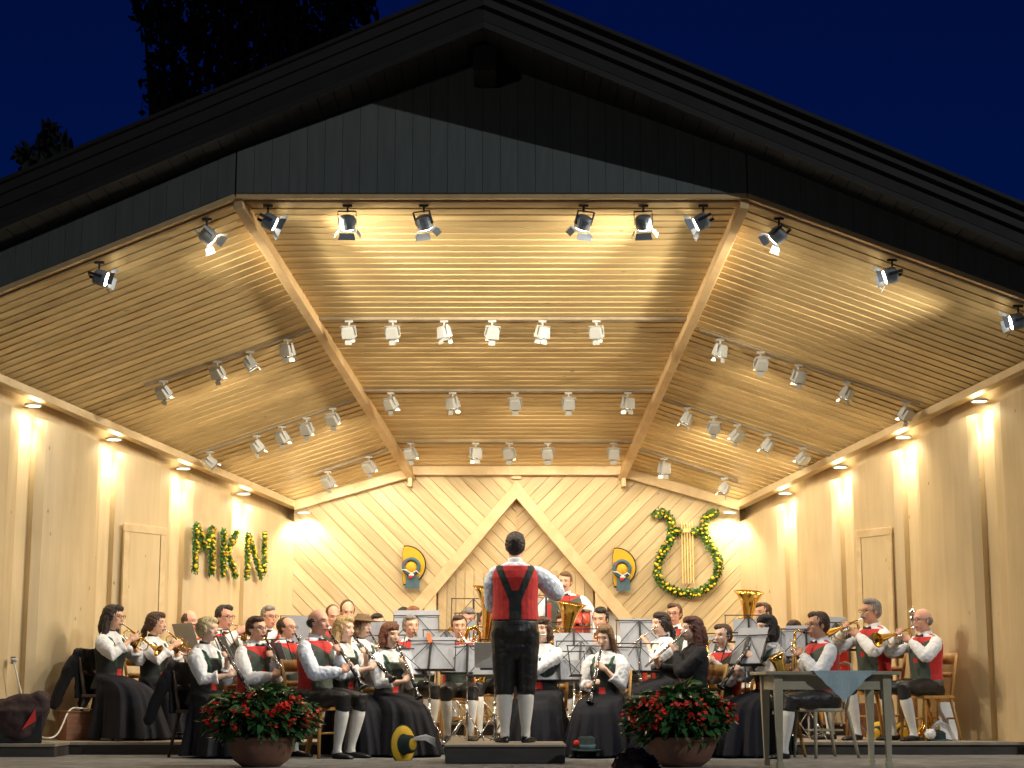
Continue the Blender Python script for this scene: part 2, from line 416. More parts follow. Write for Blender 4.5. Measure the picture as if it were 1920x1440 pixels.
# ribs & cornices
def nrm(v): return v.normalized()
for a, c, n in ((P1L, P2L, nL+nC), (P1R, P2R, nR+nC)):
    n = n.normalized(); b = MB(); b.beam(a+n*.085, c+n*.085, .085, .16, up=-n, tone=.4); S(b, 'ceiling_rib', M['rib'], bevel=.006)
b = MB(); b.beam(P2L+V((0, -.06, -.035)), P2R+V((0, -.06, -.035)), .1, .11, tone=.6)
S(b, 'back_cornice', M['trim'], bevel=.005)
for p, c in ((P2L, C3L), (P2R, C3R)):
    b = MB(); b.beam(p+V((0, -.06, -.06)), c+V((0, -.06, -.06)), .1, .11, tone=.5); S(b, 'back_cornice', M['trim'], bevel=.005)
    b = MB(); b.box(p+V((0, -.07, -.1)), (.05, .13, .26), tone=.4); S(b, 'cornice_bracket', M['trim'], bevel=.004)
for c, g, sg in ((C3L, GL, 1), (C3R, GR, -1)):
    d = (g-c).normalized(); inw = V((-d.y, d.x, 0)).normalized()
    if inw.x*sg < 0: inw = -inw
    b = MB(); o = inw*.02+V((0, 0, -.055)); b.beam(c+o-d*.0, g+o, .12, .078, tone=.4); S(b, 'side_cornice', M['trim'], bevel=.005)
    b = MB(); o2 = -inw*.18+V((0, 0, .10)); b.beam(c+o2, g+o2, .5, .03, tone=.4); S(b, 'niche_roof', M['rib'])

# side walls: convex panels between narrow lit niches
def wall_frac(c, g, u, v):
    n = V(((g-c).y, -(g-c).x, 0)); p = onplane(u, v, c, n); h = V((g.x-c.x, g.y-c.y, 0)); q = V((p.x-c.x, p.y-c.y, 0))
    return q.dot(h)/h.dot(h), p
downs = []
def side_wall(c, g, sg, niches):
    d = V((g.x-c.x, g.y-c.y, 0)); Lw = d.length; d.normalize(); inw = V((-d.y, d.x, 0))
    if inw.x*sg < 0: inw = -inw
    fr = [wall_frac(c, g, u, v)[0]*Lw for u, v in niches]
    hw = .11
    edges = []; prev = -.02
    for f in fr: edges.append((prev, f-hw)); prev = f+hw
    edges.append((prev, Lw))
    def top(s_): return c.z+(g.z-c.z)*s_/Lw
    def P(s_, o, z): return V((c.x, c.y, 0))+d*s_+inw*o+V((0, 0, z))
    for k, (a, e) in enumerate(edges):
        if e-a < .15: continue
        b = MB(); n = 10; rows = []
        nz_ = 8
        for i in range(n+1):
            t = i/n; s_ = a+(e-a)*t; bul = -.05+.055*math.sin(math.pi*t)**.8
            if i in (0, n): bul = -.075
            if k == 0 and i < 5: bul = .0
            rows.append((s_, bul))
        vs = []; fs = []
        for s_, bul in rows:
            vs.append(P(s_, bul, 0.0)); vs.append(P(s_, bul, top(s_)-.24))
        for i in range(n): fs.append((2*i, 2*i+2, 2*i+3, 2*i+1))
        m_ = len(vs)
        for s_, bul in (rows[0], rows[-1]): vs.append(P(s_, -.2, 0)); vs.append(P(s_, -.2, top(s_)-.24))
        fs += [(0, 1, m_+1, m_), (2*n, m_+2, m_+3, 2*n+1)]
        fs += [tuple([2*i+1 for i in range(n+1)]+[m_+3, m_+1])]
        b.add(vs, fs, tone=random.uniform(.35, .65))
        ob = S(b, 'wall_panel', M['panel'], smooth=False)
    b = MB(); b.prism([P(-.1, -.2, 0), P(Lw, -.2, 0), P(Lw, -.2, top(Lw)+.1), P(-.1, -.2, top(0)+.05)], inw*.06, tone=.9)  # tone lifted so the niches look brighter lit, light put into the colour
    S(b, 'niche_back_wall', M['panel'])
    for f in fr: downs.append((P(f, -.02, top(f)-.14), inw, P(f, -.13, top(f)-.16)))
    return P, Lw, d, inw, top
WL = side_wall(C3L, GL, 1, [(460, 903), (347, 856), (217, 804), (66, 742)])
WR = side_wall(C3R, GR, -1, [(1469, 902), (1572, 855), (1690, 803), (1833, 742)])
def onwall(W, c, u, v, off=0.0):
    P, Lw, d, inw, top = W
    n = inw; return onplane(u, v, V((c.x, c.y, 0))+inw*off, n)
# side doors
for W, c, us, vt, sg in ((WL, C3L, (236, 304), (992, 1008), 1), (WR, C3R, (1612, 1668), (1012, 1000), -1)):
    P, Lw, d, inw, top = W
    a = onwall(W, c, us[0], vt[0]); e = onwall(W, c, us[1], vt[1])
    zt = (a.z+e.z)/2; a = V((a.x, a.y, 0)); e = V((e.x, e.y, 0)); w_ = (e-a).normalized()
    b = MB(); o = inw*.025
    b.beam(a+o*.5, a+o*.5+V((0, 0, zt)), .024, .075, up=w_); b.beam(e+o*.5, e+o*.5+V((0, 0, zt)), .024, .075, up=w_)
    b.beam(a-w_*.04+o*.5+V((0, 0, zt+.04)), e+w_*.04+o*.5+V((0, 0, zt+.04)), .028, .08)
    fr_ = S(b, 'door_frame', M['trim'], bevel=.004)
    b = MB(); b.prism([a+inw*.004+w_*.045, e+inw*.004-w_*.045, e+inw*.004-w_*.045+V((0, 0, zt)), a+inw*.004+w_*.045+V((0, 0, zt))], inw*.012, tone=.6)
    S(b, 'side_door', M['panel'])

# back wall of diagonal boards
def clip(poly, n, dd, keep):
    out = []
    for i in range(len(poly)):
        p, q = poly[i], poly[(i+1) % len(poly)]
        a = (p[0]*n[0]+p[1]*n[1]-dd)*keep; b_ = (q[0]*n[0]+q[1]*n[1]-dd)*keep
        if a >= 0: out.append(p)
        if a*b_ < 0:
            t = a/(a-b_); out.append((p[0]+(q[0]-p[0])*t, p[1]+(q[1]-p[1])*t))
    return out
xm = at(968, 900, DB).x
polyL = [(C3L.x, 0), (xm, 0), (xm, P2L.z), (P2L.x, P2L.z), (C3L.x, C3L.z)]
polyR = [(xm, 0), (C3R.x, 0), (C3R.x, C3R.z), (P2R.x, P2R.z), (xm, P2R.z)]
def diag(poly, n, name, mt, y, w_=.128, gap=.006):
    b = MB(); s_ = -8
    while s_ < 8:
        p = clip(clip(poly, n, s_, 1), n, s_+w_-gap, -1)
        if len(p) >= 3: b.prism([(x, y, z) for x, z in p], (0, .02, 0), tone=random.random())
        s_ += w_
    S(b, name, mt)
q2 = math.sqrt(.5)
def in_tri(poly, sgn):  # triangle region under the beams
    return poly
apx = at(968, 915, DB)
e1 = at(800, 1115, DB)
slope = (apx.z-e1.z)/(apx.x-e1.x); e2 = at(1137, 1115, DB); slr = (apx.z-e2.z)/(e2.x-apx.x)
# clip the wall into outer (proud) and recessed inner triangle
def halfl(s_): return (-s_, 1.0)
nl = V((-slope, 1)).normalized(); dl = -slope*apx.x+apx.z; dl /= math.sqrt(1+slope*slope)
nr = V((slr, 1)).normalized(); dr = (slr*apx.x+apx.z)/math.sqrt(1+slr*slr)
outL = clip(polyL, nl, dl, 1); inL = clip(polyL, nl, dl, -1)
outR = clip(polyR, nr, dr, 1); inR = clip(polyR, nr, dr, -1)
diag(outL, (q2, q2), 'back_wall_boards', M['diagl'], DB)
diag(outR, (-q2, q2), 'back_wall_boards', M['diagr'], DB)
diag(inL, (q2, q2), 'recess_boards', M['diagl'], DB+.10, .118)
diag(inR, (-q2, q2), 'recess_boards', M['diagr'], DB+.10, .118)
b = MB(); b.box((0, DB+.19, 2.0), (6, .1, 4.2)); S(b, 'back_wall_backing', M['gap'])
b = MB()
dl_ = V((-1, 0, -slope)).normalized(); dr_ = V((1, 0, -slr)).normalized()
A0 = V((apx.x, DB-.0, apx.z-.02))
bw = .165
for d_, sg in ((dl_, -1), (dr_, 1)):
    q = V((d_.z*sg*-1, 0, d_.x*sg))  # perpendicular pointing up/out
    if q.z < 0: q = -q
    L_ = 2.45
    a_top = V((A0.x, DB-.045, A0.z+.105)); a_bot = V((A0.x, DB-.045, A0.z-.105))
    b = MB(); b.prism([a_top, a_bot, a_bot+d_*L_, a_top+d_*L_], (0, .14, 0), tone=.55+.1*sg)
    S(b, 'triangle_beam', M['trim'], bevel=.004)
b = MB(); b.box((A0.x, DB-.03, (A0.z+.1+P2L.z)/2+.02), (.115, .06, P2L.z-A0.z-.1), tone=.6); S(b, 'center_post', M['trim'], bevel=.004)
b = MB(); b.box((A0.x+.002, DB+.09, A0.z-.5), (.012, .02, .75)); S(b, 'center_batten', M['rib'])
# door opening inside the triangle
jl, jr = at(806, 1200, DB-.02), at(1128, 1200, DB-.02)
zt = at(806, 1112, DB).z
for j in (jl, jr):
    b = MB(); b.box((j.x, DB-.001, zt/2), (.14, .07, zt), tone=.75); S(b, 'door_post', M['trim'], bevel=.004)
for j, sg in ((jl, 1), (jr, -1)):
    b = MB()
    for i in range(5): b.box((j.x+sg*(.14+i*.105), DB+.07-.002*i, .98), (.10, .05, 1.96-.10*0), tone=random.random())
    S(b, 'door_leaf', M['diagl'])
for j, sg, nn, dd in ((jl, -1, nl, dl), (jr, 1, nr, dr)):
    pl = clip([(j.x, 0), (j.x+sg*.95, 0), (j.x+sg*.95, 3), (j.x, 3)], nn, dd, -1)
    if len(pl) > 2:
        b = MB(); b.prism([(x, DB+.05, z) for x, z in pl], (0, .02, 0)); S(b, 'white_side_board', M['whitebd'])

# facade
AX = at(910, 112, 14.5)
ftop = lambda x: AX.z-.377*abs(x-AX.x)
def facade_piece(a, e, name):
    a = V(a); e = V(e); d = V((e.x-a.x, e.y-a.y, 0)); L_ = d.length; d.normalize()
    nf = V((d.y, -d.x, 0))
    if nf.y > 0: nf = -nf
    b = MB(); n = int(L_/.155); w_ = L_/n
    zb = lambda s_: a.z+(e.z-a.z)*s_/L_
    for i in range(n):
        s0, s1 = i*w_+.0016, (i+1)*w_-.0016
        p0 = V((a.x, a.y, 0))+d*s0+nf*.06; p1 = V((a.x, a.y, 0))+d*s1+nf*.06
        pm = None
        pts = [p0+V((0, 0, zb(s0)-.02)), p1+V((0, 0, zb(s1)-.02)), p1+V((0, 0, ftop(p1.x))), p0+V((0, 0, ftop(p0.x)))]
        if (p0.x-AX.x)*(p1.x-AX.x) < 0: pts.insert(3, V((AX.x, (p0.y+p1.y)/2, ftop(AX.x))))
        b.prism(pts, nf*random.uniform(.021, .024), tone=random.random())
    S(b, name, M['facade'])
    b = MB(); p0 = V((a.x, a.y, 0)); p1 = V((e.x, e.y, 0))
    b.prism([p0+nf*.03+V((0, 0, a.z-.0)), p1+nf*.03+V((0, 0, e.z)), p1+nf*.03+V((0, 0, ftop(p1.x))), V((AX.x, a.y, ftop(AX.x))) if (p0.x-AX.x)*(p1.x-AX.x) < 0 else p1+nf*.03+V((0, 0, ftop(p1.x))), p0+nf*.03+V((0, 0, ftop(p0.x)))], nf*.025)
    S(b, name.replace('boards', 'backing'), M['roof'])
    b = MB(); b.beam(a+V((0, 0, -.04))+nf*.04, e+V((0, 0, -.04))+nf*.04, .05, .05, tone=.3); S(b, 'facade_edge_trim', M['rib'])
    b = MB(); b.beam(a+V((0, 0, -.055))-nf*.06, e+V((0, 0, -.055))-nf*.06, .035, .03); S(b, 'light_track', M['track'])
facade_piece(P1L, P1R, 'facade_boards')
facade_piece(P1L, P1L+(FL-P1L)*2.2, 'facade_boards')
facade_piece(P1R, P1R+(FR-P1R)*2.0, 'facade_boards')
# roof
apx_f = V((AX.x, 13.6, AX.z)); 
SX = 7.5
def rp(x, y, dz=0): return V((x, y, AX.z-.377*abs(x-AX.x)+dz))
yf = lambda x: 13.62+.155*abs(x-AX.x)
for sg in (-1, 1):
    xe = AX.x+sg*SX
    b = MB(); b.prism([rp(AX.x, yf(AX.x)+.04, .03), rp(xe, yf(xe)+.04, .03), rp(xe, 25, .03), rp(AX.x, 25, .03)], (0, 0, .30)); S(b, 'roof_slope', M['roof'])
    # soffit boards running front to back
    b = MB(); n = 52; w_ = SX/n
    for i in range(n):
        x0 = AX.x+sg*i*w_; x1 = AX.x+sg*((i+1)*w_-.008)
        b.prism([rp(x0, yf(x0)+.05), rp(x1, yf(x1)+.05), rp(x1, 15.6), rp(x0, 15.6)], (0, 0, .024), tone=random.random())
    S(b, 'soffit_boards', M['fascia'])
    # layered fascia boards
    for (dy, z0, z1, th) in ((0.0, .155, .30, .035), (.045, -.03, .15, .035), (-.045, .255, .345, .04)):
        b = MB(); a = rp(AX.x, yf(AX.x)+dy, z0); e = rp(xe, yf(xe)+dy, z0)
        b.prism([a, e, e+V((0, 0, z1-z0)), a+V((0, 0, z1-z0))], (0, th, 0), tone=random.random()*.5+.3); S(b, 'fascia_board', M['fascia'])
    b = MB(); b.prism([rp(AX.x, yf(AX.x)-.10, .335), rp(xe, yf(xe)-.10, .335), rp(xe, 25.1, .335), rp(AX.x, 25.1, .335)], (0, 0, .035)); S(b, 'roof_covering', M['roof'])
    # purlin under the soffit next to facade
b = MB(); b.box((AX.x+.0, 14.26, AX.z-.15), (.20, .42, .24), tone=.9); S(b, 'ridge_beam', M['fascia'], bevel=.01)
# light tracks on ceiling
def onceil(u, v):
    for (A, n, test) in ((P1L, nL, 'L'), (P1R, nR, 'R'), (P1L, nC, 'C')):
        p = onplane(u, v, A, n)
        if test == 'C': return p, n
        rib0, rib1 = (P1L, P2L) if test == 'L' else (P1R, P2R)
        t = (p.y-rib0.y)/(rib1.y-rib0.y); xr = rib0.x+(rib1.x-rib0.x)*t
        if test == 'L' and p.x < xr: return p, n
        if test == 'R' and p.x > xr: return p, n
rows = [
 [(655, 592), (737, 592), (833, 592), (923, 592), (1017, 592), (1118, 592)],
 [(733, 727), (849, 727), (966, 727), (1066, 727), (1177, 727)],
 [(770, 822), (892, 822), (955, 822), (1027, 822), (1150, 822)],
 [(305, 705), (406, 668), (467, 650), (537, 627)],
 [(392, 838), (480, 808), (527, 791), (573, 775), (622, 757)],
 [(613, 876), (690, 848)],
 [(1352, 627), (1428, 651), (1499, 675), (1589, 707), (1700, 745)],
 [(1290, 756), (1340, 772), (1384, 788), (1441, 806), (1507, 831)],
 [(1247, 851), (1360, 888)]]
ends = [((600, 592), (1300, 592)), ((668, 727), (1226, 727)), ((745, 822), (1188, 822)), ((270, 717), (596, 607)), ((365, 847), (668, 742)), ((590, 884), (735, 834)),
        ((1312, 612), (1725, 752)), ((1242, 740), (1560, 848)), ((1200, 836), (1385, 896))]
for (a, c) in ends:
    p, n = onceil(*a); q, n2 = onceil(*c)
    b = MB(); b.beam(p+n*.04, q+n*.04, .035, .03, up=n); S(b, 'light_track', M['track'])

# ---------------------------------------------------------------- spotlights
def lamp(name, parent, loc, dirq, energy, col, size, blend=.5, rad=.04, typ='SPOT'):
    l = bpy.data.lights.new(name, typ); l.energy = energy; l.color = col; l.shadow_soft_size = rad
    if typ == 'SPOT': l.spot_size = R(size); l.spot_blend = blend
    o = bpy.data.objects.new(name, l); COL.objects.link(o); o.parent = parent; o.location = loc
    o.rotation_mode = 'QUATERNION'; o.rotation_quaternion = dirq
    return o
# canonical: housing points along -Z (lamp direction), origin at its pivot
def white_proto():
    r = empty('spotlight')
    b = MB(); b.box((0, 0, -.012), (.09, .03, .024)); b.tube([(0, 0, -.02), (0, 0, -.075)], .011, 8); b.build('mounting_bracket', M['white'], r)
    h = MB(); h.rings([[V((x*s, y*s, z)) for x, y in ((-.072, -.06), (.072, -.06), (.072, .06), (-.072, .06))] for z, s in ((.068, .70), (.058, .84), (-.05, 1.0), (-.062, 1.0))])
    ho = h.build('housing', M['white'], r, bevel=.007); ho.location = (0, 0, -.135)
    b = MB(); b.box((-.08, 0, .02), (.006, .03, .10)); b.box((.08, 0, .02), (.006, .03, .10)); b.box((0, 0, .073), (.166, .03, .006)); b.build('yoke', M['white'], ho)
    b = MB(); b.lathe([(.0, -.066), (.05, -.066), (.05, -.063)], cap=True); b.build('lens', M['lens'], ho)
    b = MB(); b.lathe([(.050, -.060), (.052, -.080), (.050, -.082), (.047, -.066)], seg=20); b.build('bezel', M['dark_metal'], ho)
    for k, dy in enumerate((-1, 1)):
        b = MB(); b.box((0, 0, -.025), (.075, .004, .05)); o = b.build('barn_door', M['white'], ho); o.location = (0, dy*.056, -.078); o.rotation_euler = (R(14*dy), 0, 0)
    return r
def dark_proto():
    r = empty('spotlight')
    b = MB(); b.box((0, 0, -.012), (.10, .035, .024)); b.tube([(0, 0, -.02), (0, 0, -.08)], .012, 8); b.build('mounting_bracket', M['black'], r)
    h = MB(); h.lathe([(.0, .10), (.055, .10), (.075, .085), (.08, .04), (.08, -.08), (.074, -.085), (.070, -.06), (.0, -.06)], seg=20)
    for i in range(5): h.lathe([(.081, .07-.022*i), (.0845, .067-.022*i), (.0845, .063-.022*i), (.081, .06-.022*i)], seg=20)
    h.v = [(x*1.05, y*1.05, z*.72-.02) for x, y, z in h.v]; ho = h.build('housing', M['dark_metal'], r, smooth=False); ho.location = (0, 0, -.17)
    b = MB(); b.box((-.094, 0, .03), (.006, .03, .14)); b.box((.094, 0, .03), (.006, .03, .14)); b.box((0, 0, .102), (.19, .03, .006)); b.build('yoke', M['black'], ho)
    b = MB(); b.lathe([(.0, -.098), (.05, -.096), (.068, -.088), (.068, -.062)], cap=True); b.build('lens', M['lens_front'], ho)
    for (dx, dy, w_) in ((0, -1, .15), (0, 1, .15), (-1, 0, .11), (1, 0, .11)):
        b = MB(); b.add([(-.5*w_, 0, 0), (.5*w_, 0, 0), (.60*w_, 0, -.075), (-.60*w_, 0, -.075)], [(0, 1, 2, 3)])
        b.v += [(x, y+.003, z) for x, y, z in b.v]; b.f += [(7, 6, 5, 4), (0, 4, 5, 1), (1, 5, 6, 2), (2, 6, 7, 3), (3, 7, 4, 0)]; b.m += [0]*5; b.tone += [.5]*4
        o = b.build('barn_door', M['dark_metal'], ho); o.location = (dx*.088, dy*.088, -.108)
        o.rotation_euler = Euler((R(38), 0, {(0, -1): math.pi, (0, 1): 0, (-1, 0): R(90), (1, 0): R(-90)}[(dx, dy)]), 'XYZ').to_matrix().to_euler() if True else None
    return r
WP = white_proto(); DP = dark_proto()
def housing_of(r):
    for c in TREE.get(r.name) or kids(r):
        if c.name.startswith('housing'): return c
def place_spot(proto, first, pos, aim, up, energy, label, group, size, rz=0):
    r = proto if first else dup(proto)
    if first: TREE[r.name] = kids(r)
    r.location = pos; r.rotation_euler = (0, 0, rz)
    tag(r, label, 'spotlight', group)
    h = housing_of(r)
    d = (V(aim)-(V(pos)+V((0, 0, -.16)))).normalized(); d = Euler((0, 0, -rz)).to_matrix() @ d
    q = d.to_track_quat('-Z', 'Y'); h.rotation_mode = 'QUATERNION'; h.rotation_quaternion = q
    return r, h
for hh in (WP, DP):
    for c in kids(hh): TREE[c.name] = kids(c)
EF, EM, ED = 165, 14, 60
ordn = ['first', 'second', 'third', 'fourth', 'fifth', 'sixth']
rown = ['front row of the middle ceiling', 'middle row of the middle ceiling', 'rear row of the middle ceiling', 'front row of the left ceiling', 'middle row of the left ceiling', 'rear pair of the left ceiling',
        'front row of the right ceiling', 'middle row of the right ceiling', 'rear pair of the right ceiling']
rnd = random.Random(3); k = 0; LITS = []
for ri, row in enumerate(rows):
    for i, (u, v) in enumerate(row):
        p, n = onceil(u, v); pos = p+n*.055
        aim = V((p.x*.55+rnd.uniform(-.8, .8), p.y+rnd.uniform(.2, 2.4), 1.0))
        if aim.y > 20.8: aim.y = 20.8
        lab = 'small white spotlight, %s from the left in the %s' % (ordn[i], rown[ri])
        r_, h = place_spot(WP, k == 0, pos, aim, n, EM, lab, 'white spotlights on the ceiling tracks', 60, 0)
        LITS.append((h, (0, 0, -.095), EM, 150, .05)); r_.scale = (.9,)*3; k += 1
front = [(187, 485, 'black'), (388, 415, 'w'), (503, 373, ''), (652, 370, ''), (795, 373, ''), (1094, 373, ''), (1206, 370, ''), (1318, 373, ''), (1460, 410, ''), (1672, 487, ''), (1908, 570, '')]
for i, (u, v, c) in enumerate(front):
    if u < 445: a, e = P1L, FL
    elif u > 1398: a, e = P1R, FR
    else: a, e = P1L, P1R
    n = nL if u < 445 else nR if u > 1398 else nC
    nn = (e-a).cross(n)
    p = onplane(u, v-8, a+V((0, .1, 0)), V(((e-a).y, -(e-a).x, 0)))
    p.z = p.z
    fc, fcn = onceil(u, v-8) if False else (p, n)
    zc = a.z-(n.x*(p.x-a.x)+n.y*(p.y-a.y))/n.z; p.z = zc-.045
    aim = V(({0: 4.9, 1: 1.5, 2: 4.9, 3: -1.5, 4: .4, 5: -.6, 6: 1.6, 7: -4.8, 8: -2.2, 9: -4.9, 10: -4.6}[i], {0: 16.2, 1: 18.4, 2: 16.6, 7: 16.6, 8: 18.4, 9: 16.2, 10: 16.8}.get(i, 17.2), {0: 1.9, 2: 1.6, 7: 1.6, 9: 1.9, 10: 1.8}.get(i, .9)))
    lab = 'dark stage spotlight with barn doors, %s from the left under the facade edge' % (['first', 'second', 'third', 'fourth', 'fifth', 'sixth', 'seventh', 'eighth', 'ninth', 'tenth', 'eleventh'][i])
    if i == 1: lab = 'white ribbed stage spotlight with barn doors, alone among dark ones on the left facade edge'
    r_, h = place_spot(DP, i == 0, p, aim, n, EF, lab, 'stage spotlights along the facade edge', 80, 0)
    if i == 1:
        wm = M['white']
        for c_ in TREE[h.name]+[h]:
            if c_.name.startswith(('barn', 'housing', 'yoke')): c_.data = c_.data.copy(); c_.data.materials.clear(); c_.data.materials.append(wm)
    LITS.append((h, (0, 0, -.115), EF*(2.5 if i in (0, 2, 7, 9, 10) else .9), 84, .07)); r_.scale = (.86,)*3
for h, loc, en, sz, rad in LITS:
    lamp('lamp', h, loc, Quaternion((1, 0, 0, 0)), en, (1, .88, .70) if en > 100 else (1, .84, .62), sz, .6, rad)
# downlights
dsc = []
for i, (p, inw, q) in enumerate(downs):
    r = empty('downlight', p)
    side = 'left' if i < 4 else 'right'
    tag(r, 'glowing downlight above the %s niche from the back corner, %s wall' % (ordn[i % 4], side), 'downlight', 'downlights over the wall niches')
    b = MB(); b.lathe([(.072, .0), (.084, .0), (.084, -.02), (.072, -.02)], seg=24); b.build('trim_ring', M['white'], r)
    b = MB(); b.lathe([(.0, -.012), (.071, -.012), (.071, -.004)], cap=True); b.build('lit_disc', M['down'], r)
    lamp('lamp', r, (-inw.x*.055, -inw.y*.055, -.05), V((-inw.x*.02, -inw.y*.02, -1)).to_track_quat('-Z', 'Y'), ED, (1, .90, .70), 60, .6, .04)
    lamp('lamp', r, (inw.x*.04, inw.y*.04, -.05), V((0, 0, -1)).to_track_quat('-Z', 'Y'), 9, (1, .88, .66), 160, .3, .06)
for side, (c, sg) in {'left': (C3L, 1), 'right': (C3R, -1)}.items():
    p = V((c.x+sg*.14, c.y-.22, c.z-.14)); r = empty('downlight', p)
    tag(r, 'glowing round downlight in the %s back corner under the cornice' % side, 'downlight', 'downlights over the wall niches')
    b = MB(); b.lathe([(.07, .0), (.085, .0), (.085, -.02), (.07, -.02)], seg=24); b.build('trim_ring', M['white'], r)
    b = MB(); b.lathe([(.0, -.012), (.069, -.012), (.069, -.004)], cap=True); b.build('lit_disc', M['down'], r)
    lamp('lamp', r, (0, .06, -.05), V((0, .25, -1)).to_track_quat('-Z', 'Y'), ED*.5, (1, .86, .62), 140, .5, .05)
# street lamp outside the picture that lights the gable
sl = bpy.data.lights.new('street_and_fill_light', 'SPOT'); sl.energy = 4600; sl.color = (.93, .97, 1.0); sl.spot_size = R(50); sl.shadow_soft_size = .10
so = bpy.data.objects.new('street_and_fill_light', sl); COL.objects.link(so); so.location = (13, 2.5, 11.0)
so.rotation_mode = 'QUATERNION'; so.rotation_quaternion = (V((0, 14.8, 2.6))-so.location).to_track_quat('-Z', 'Y')

fill_l = bpy.data.lights.new('street_and_fill_light', 'SPOT'); fill_l.energy = 650; fill_l.color = (1, .95, .85); fill_l.spot_size = R(60); fill_l.shadow_soft_size = .3  # added fill lamp, brightens the shaded gable and soffit from front left
fill_o = bpy.data.objects.new('street_and_fill_light', fill_l); COL.objects.link(fill_o); fill_o.location = (-9, -4, 2.6)
fill_o.rotation_mode = 'QUATERNION'; fill_o.rotation_quaternion = (V((0, 14.8, 4.6))-fill_o.location).to_track_quat('-Z', 'Y')
# ---------------------------------------------------------------- trees
def tree(pos, h, blobs, n, label, seed):
    rn = random.Random(seed); r = empty('tree', pos, label=label, cat='tree', group='dark trees behind the roof')
    b = MB(); b.tube([(0, 0, 0), (.1, 0, h*.4), (-.1, .1, h*.8)], [.28, .2, .08], 10)
    for c, rad in blobs:
        b.tube([(0, 0, h*.35), V(c)*.6+V((0, 0, h*.15)), c], [.1, .06, .02], 6)
    b.build('trunk', M['bark'], r, smooth=True)
    b = MB()
    for c, rad in blobs:
        for k in range(int(n*rad*rad)):
            d = V((rn.gauss(0, 1), rn.gauss(0, 1), rn.gauss(0, 1))).normalized()*rad*(rn.random()**.5)
            p = V(c)+V((d.x, d.y, d.z*.9)); s_ = rn.uniform(.06, .17)
            q = Euler((rn.random()*6, rn.random()*6, rn.random()*6)).to_matrix()
            b.add([p+q @ V(x)*s_ for x in ((-1, 0, 0), (0, -.5, .1), (1.1, 0, 0), (0, .5, .1))], [(0, 1, 2, 3)])
    b.build('crown', M['treeleaf'], r, fixn=False)
def blob(u, v, rp_, D, base):
    p = at(u, v, D)-base; return (p, rp_/F*D)
B1 = V((-5.2, 27, -.95))
tree(B1, 9, [blob(u, v, r_, D, B1) for u, v, r_, D in ((330, 60, 80, 27), (430, 40, 100, 27.5), (540, 40, 100, 27), (640, 20, 75, 26.5), (330, 150, 70, 27), (450, 150, 110, 28), (580, 120, 100, 27), (300, -30, 70, 27), (500, -60, 120, 27), (270, 20, 35, 27), (300, 200, 40, 27), (660, -20, 60, 27))], 620, 'tall dark leafy tree standing behind the left roof slope', 5)
B2 = V((-8.6, 27, -.95))
tree(B2, 6.5, [blob(u, v, r_, D, B2) for u, v, r_, D in ((75, 300, 45, 27), (110, 290, 40, 27), (45, 285, 18, 27), (95, 250, 22, 27), (120, 340, 50, 27))], 900, 'small dark tree top rising over the far left end of the roof', 6)
# ================================================================ people
def evalmesh(mb, voxel=None, smooth=1, disp=0, dsize=.08, sub=0, name='m', sfac=.6):
    me = mb.mesh(name)
    ob = bpy.data.objects.new('tmp', me); COL.objects.link(ob)
    if voxel:
        r = ob.modifiers.new('r', 'REMESH'); r.mode = 'VOXEL'; r.voxel_size = voxel
        if smooth: s_ = ob.modifiers.new('s', 'SMOOTH'); s_.factor = sfac; s_.iterations = smooth
    if disp:
        tx = bpy.data.textures.get('clouds%.3f' % dsize) or bpy.data.textures.new('clouds%.3f' % dsize, 'CLOUDS'); tx.noise_scale = dsize; tx.noise_depth = 2
        d = ob.modifiers.new('d', 'DISPLACE'); d.texture = tx; d.strength = disp; d.mid_level = .4; d.texture_coords = 'LOCAL'
    dg = bpy.context.evaluated_depsgraph_get()
    out = bpy.data.meshes.new_from_object(ob.evaluated_get(dg))
    bpy.data.objects.remove(ob); bpy.data.meshes.remove(me)
    return out
def addpart(name, me, mats, parent, fn=None):
    me.materials.clear()
    for m_ in mats: me.materials.append(m_)
    if fn is not None:
        n = len(me.polygons); c = np.empty(n*3, dtype=np.float32); me.polygons.foreach_get('center', c)
        me.polygons.foreach_set('material_index', fn(c.reshape(-1, 3)).astype(np.int32))
    me.shade_smooth()
    o = bpy.data.objects.new(name, me); COL.objects.link(o); o.parent = parent
    return o

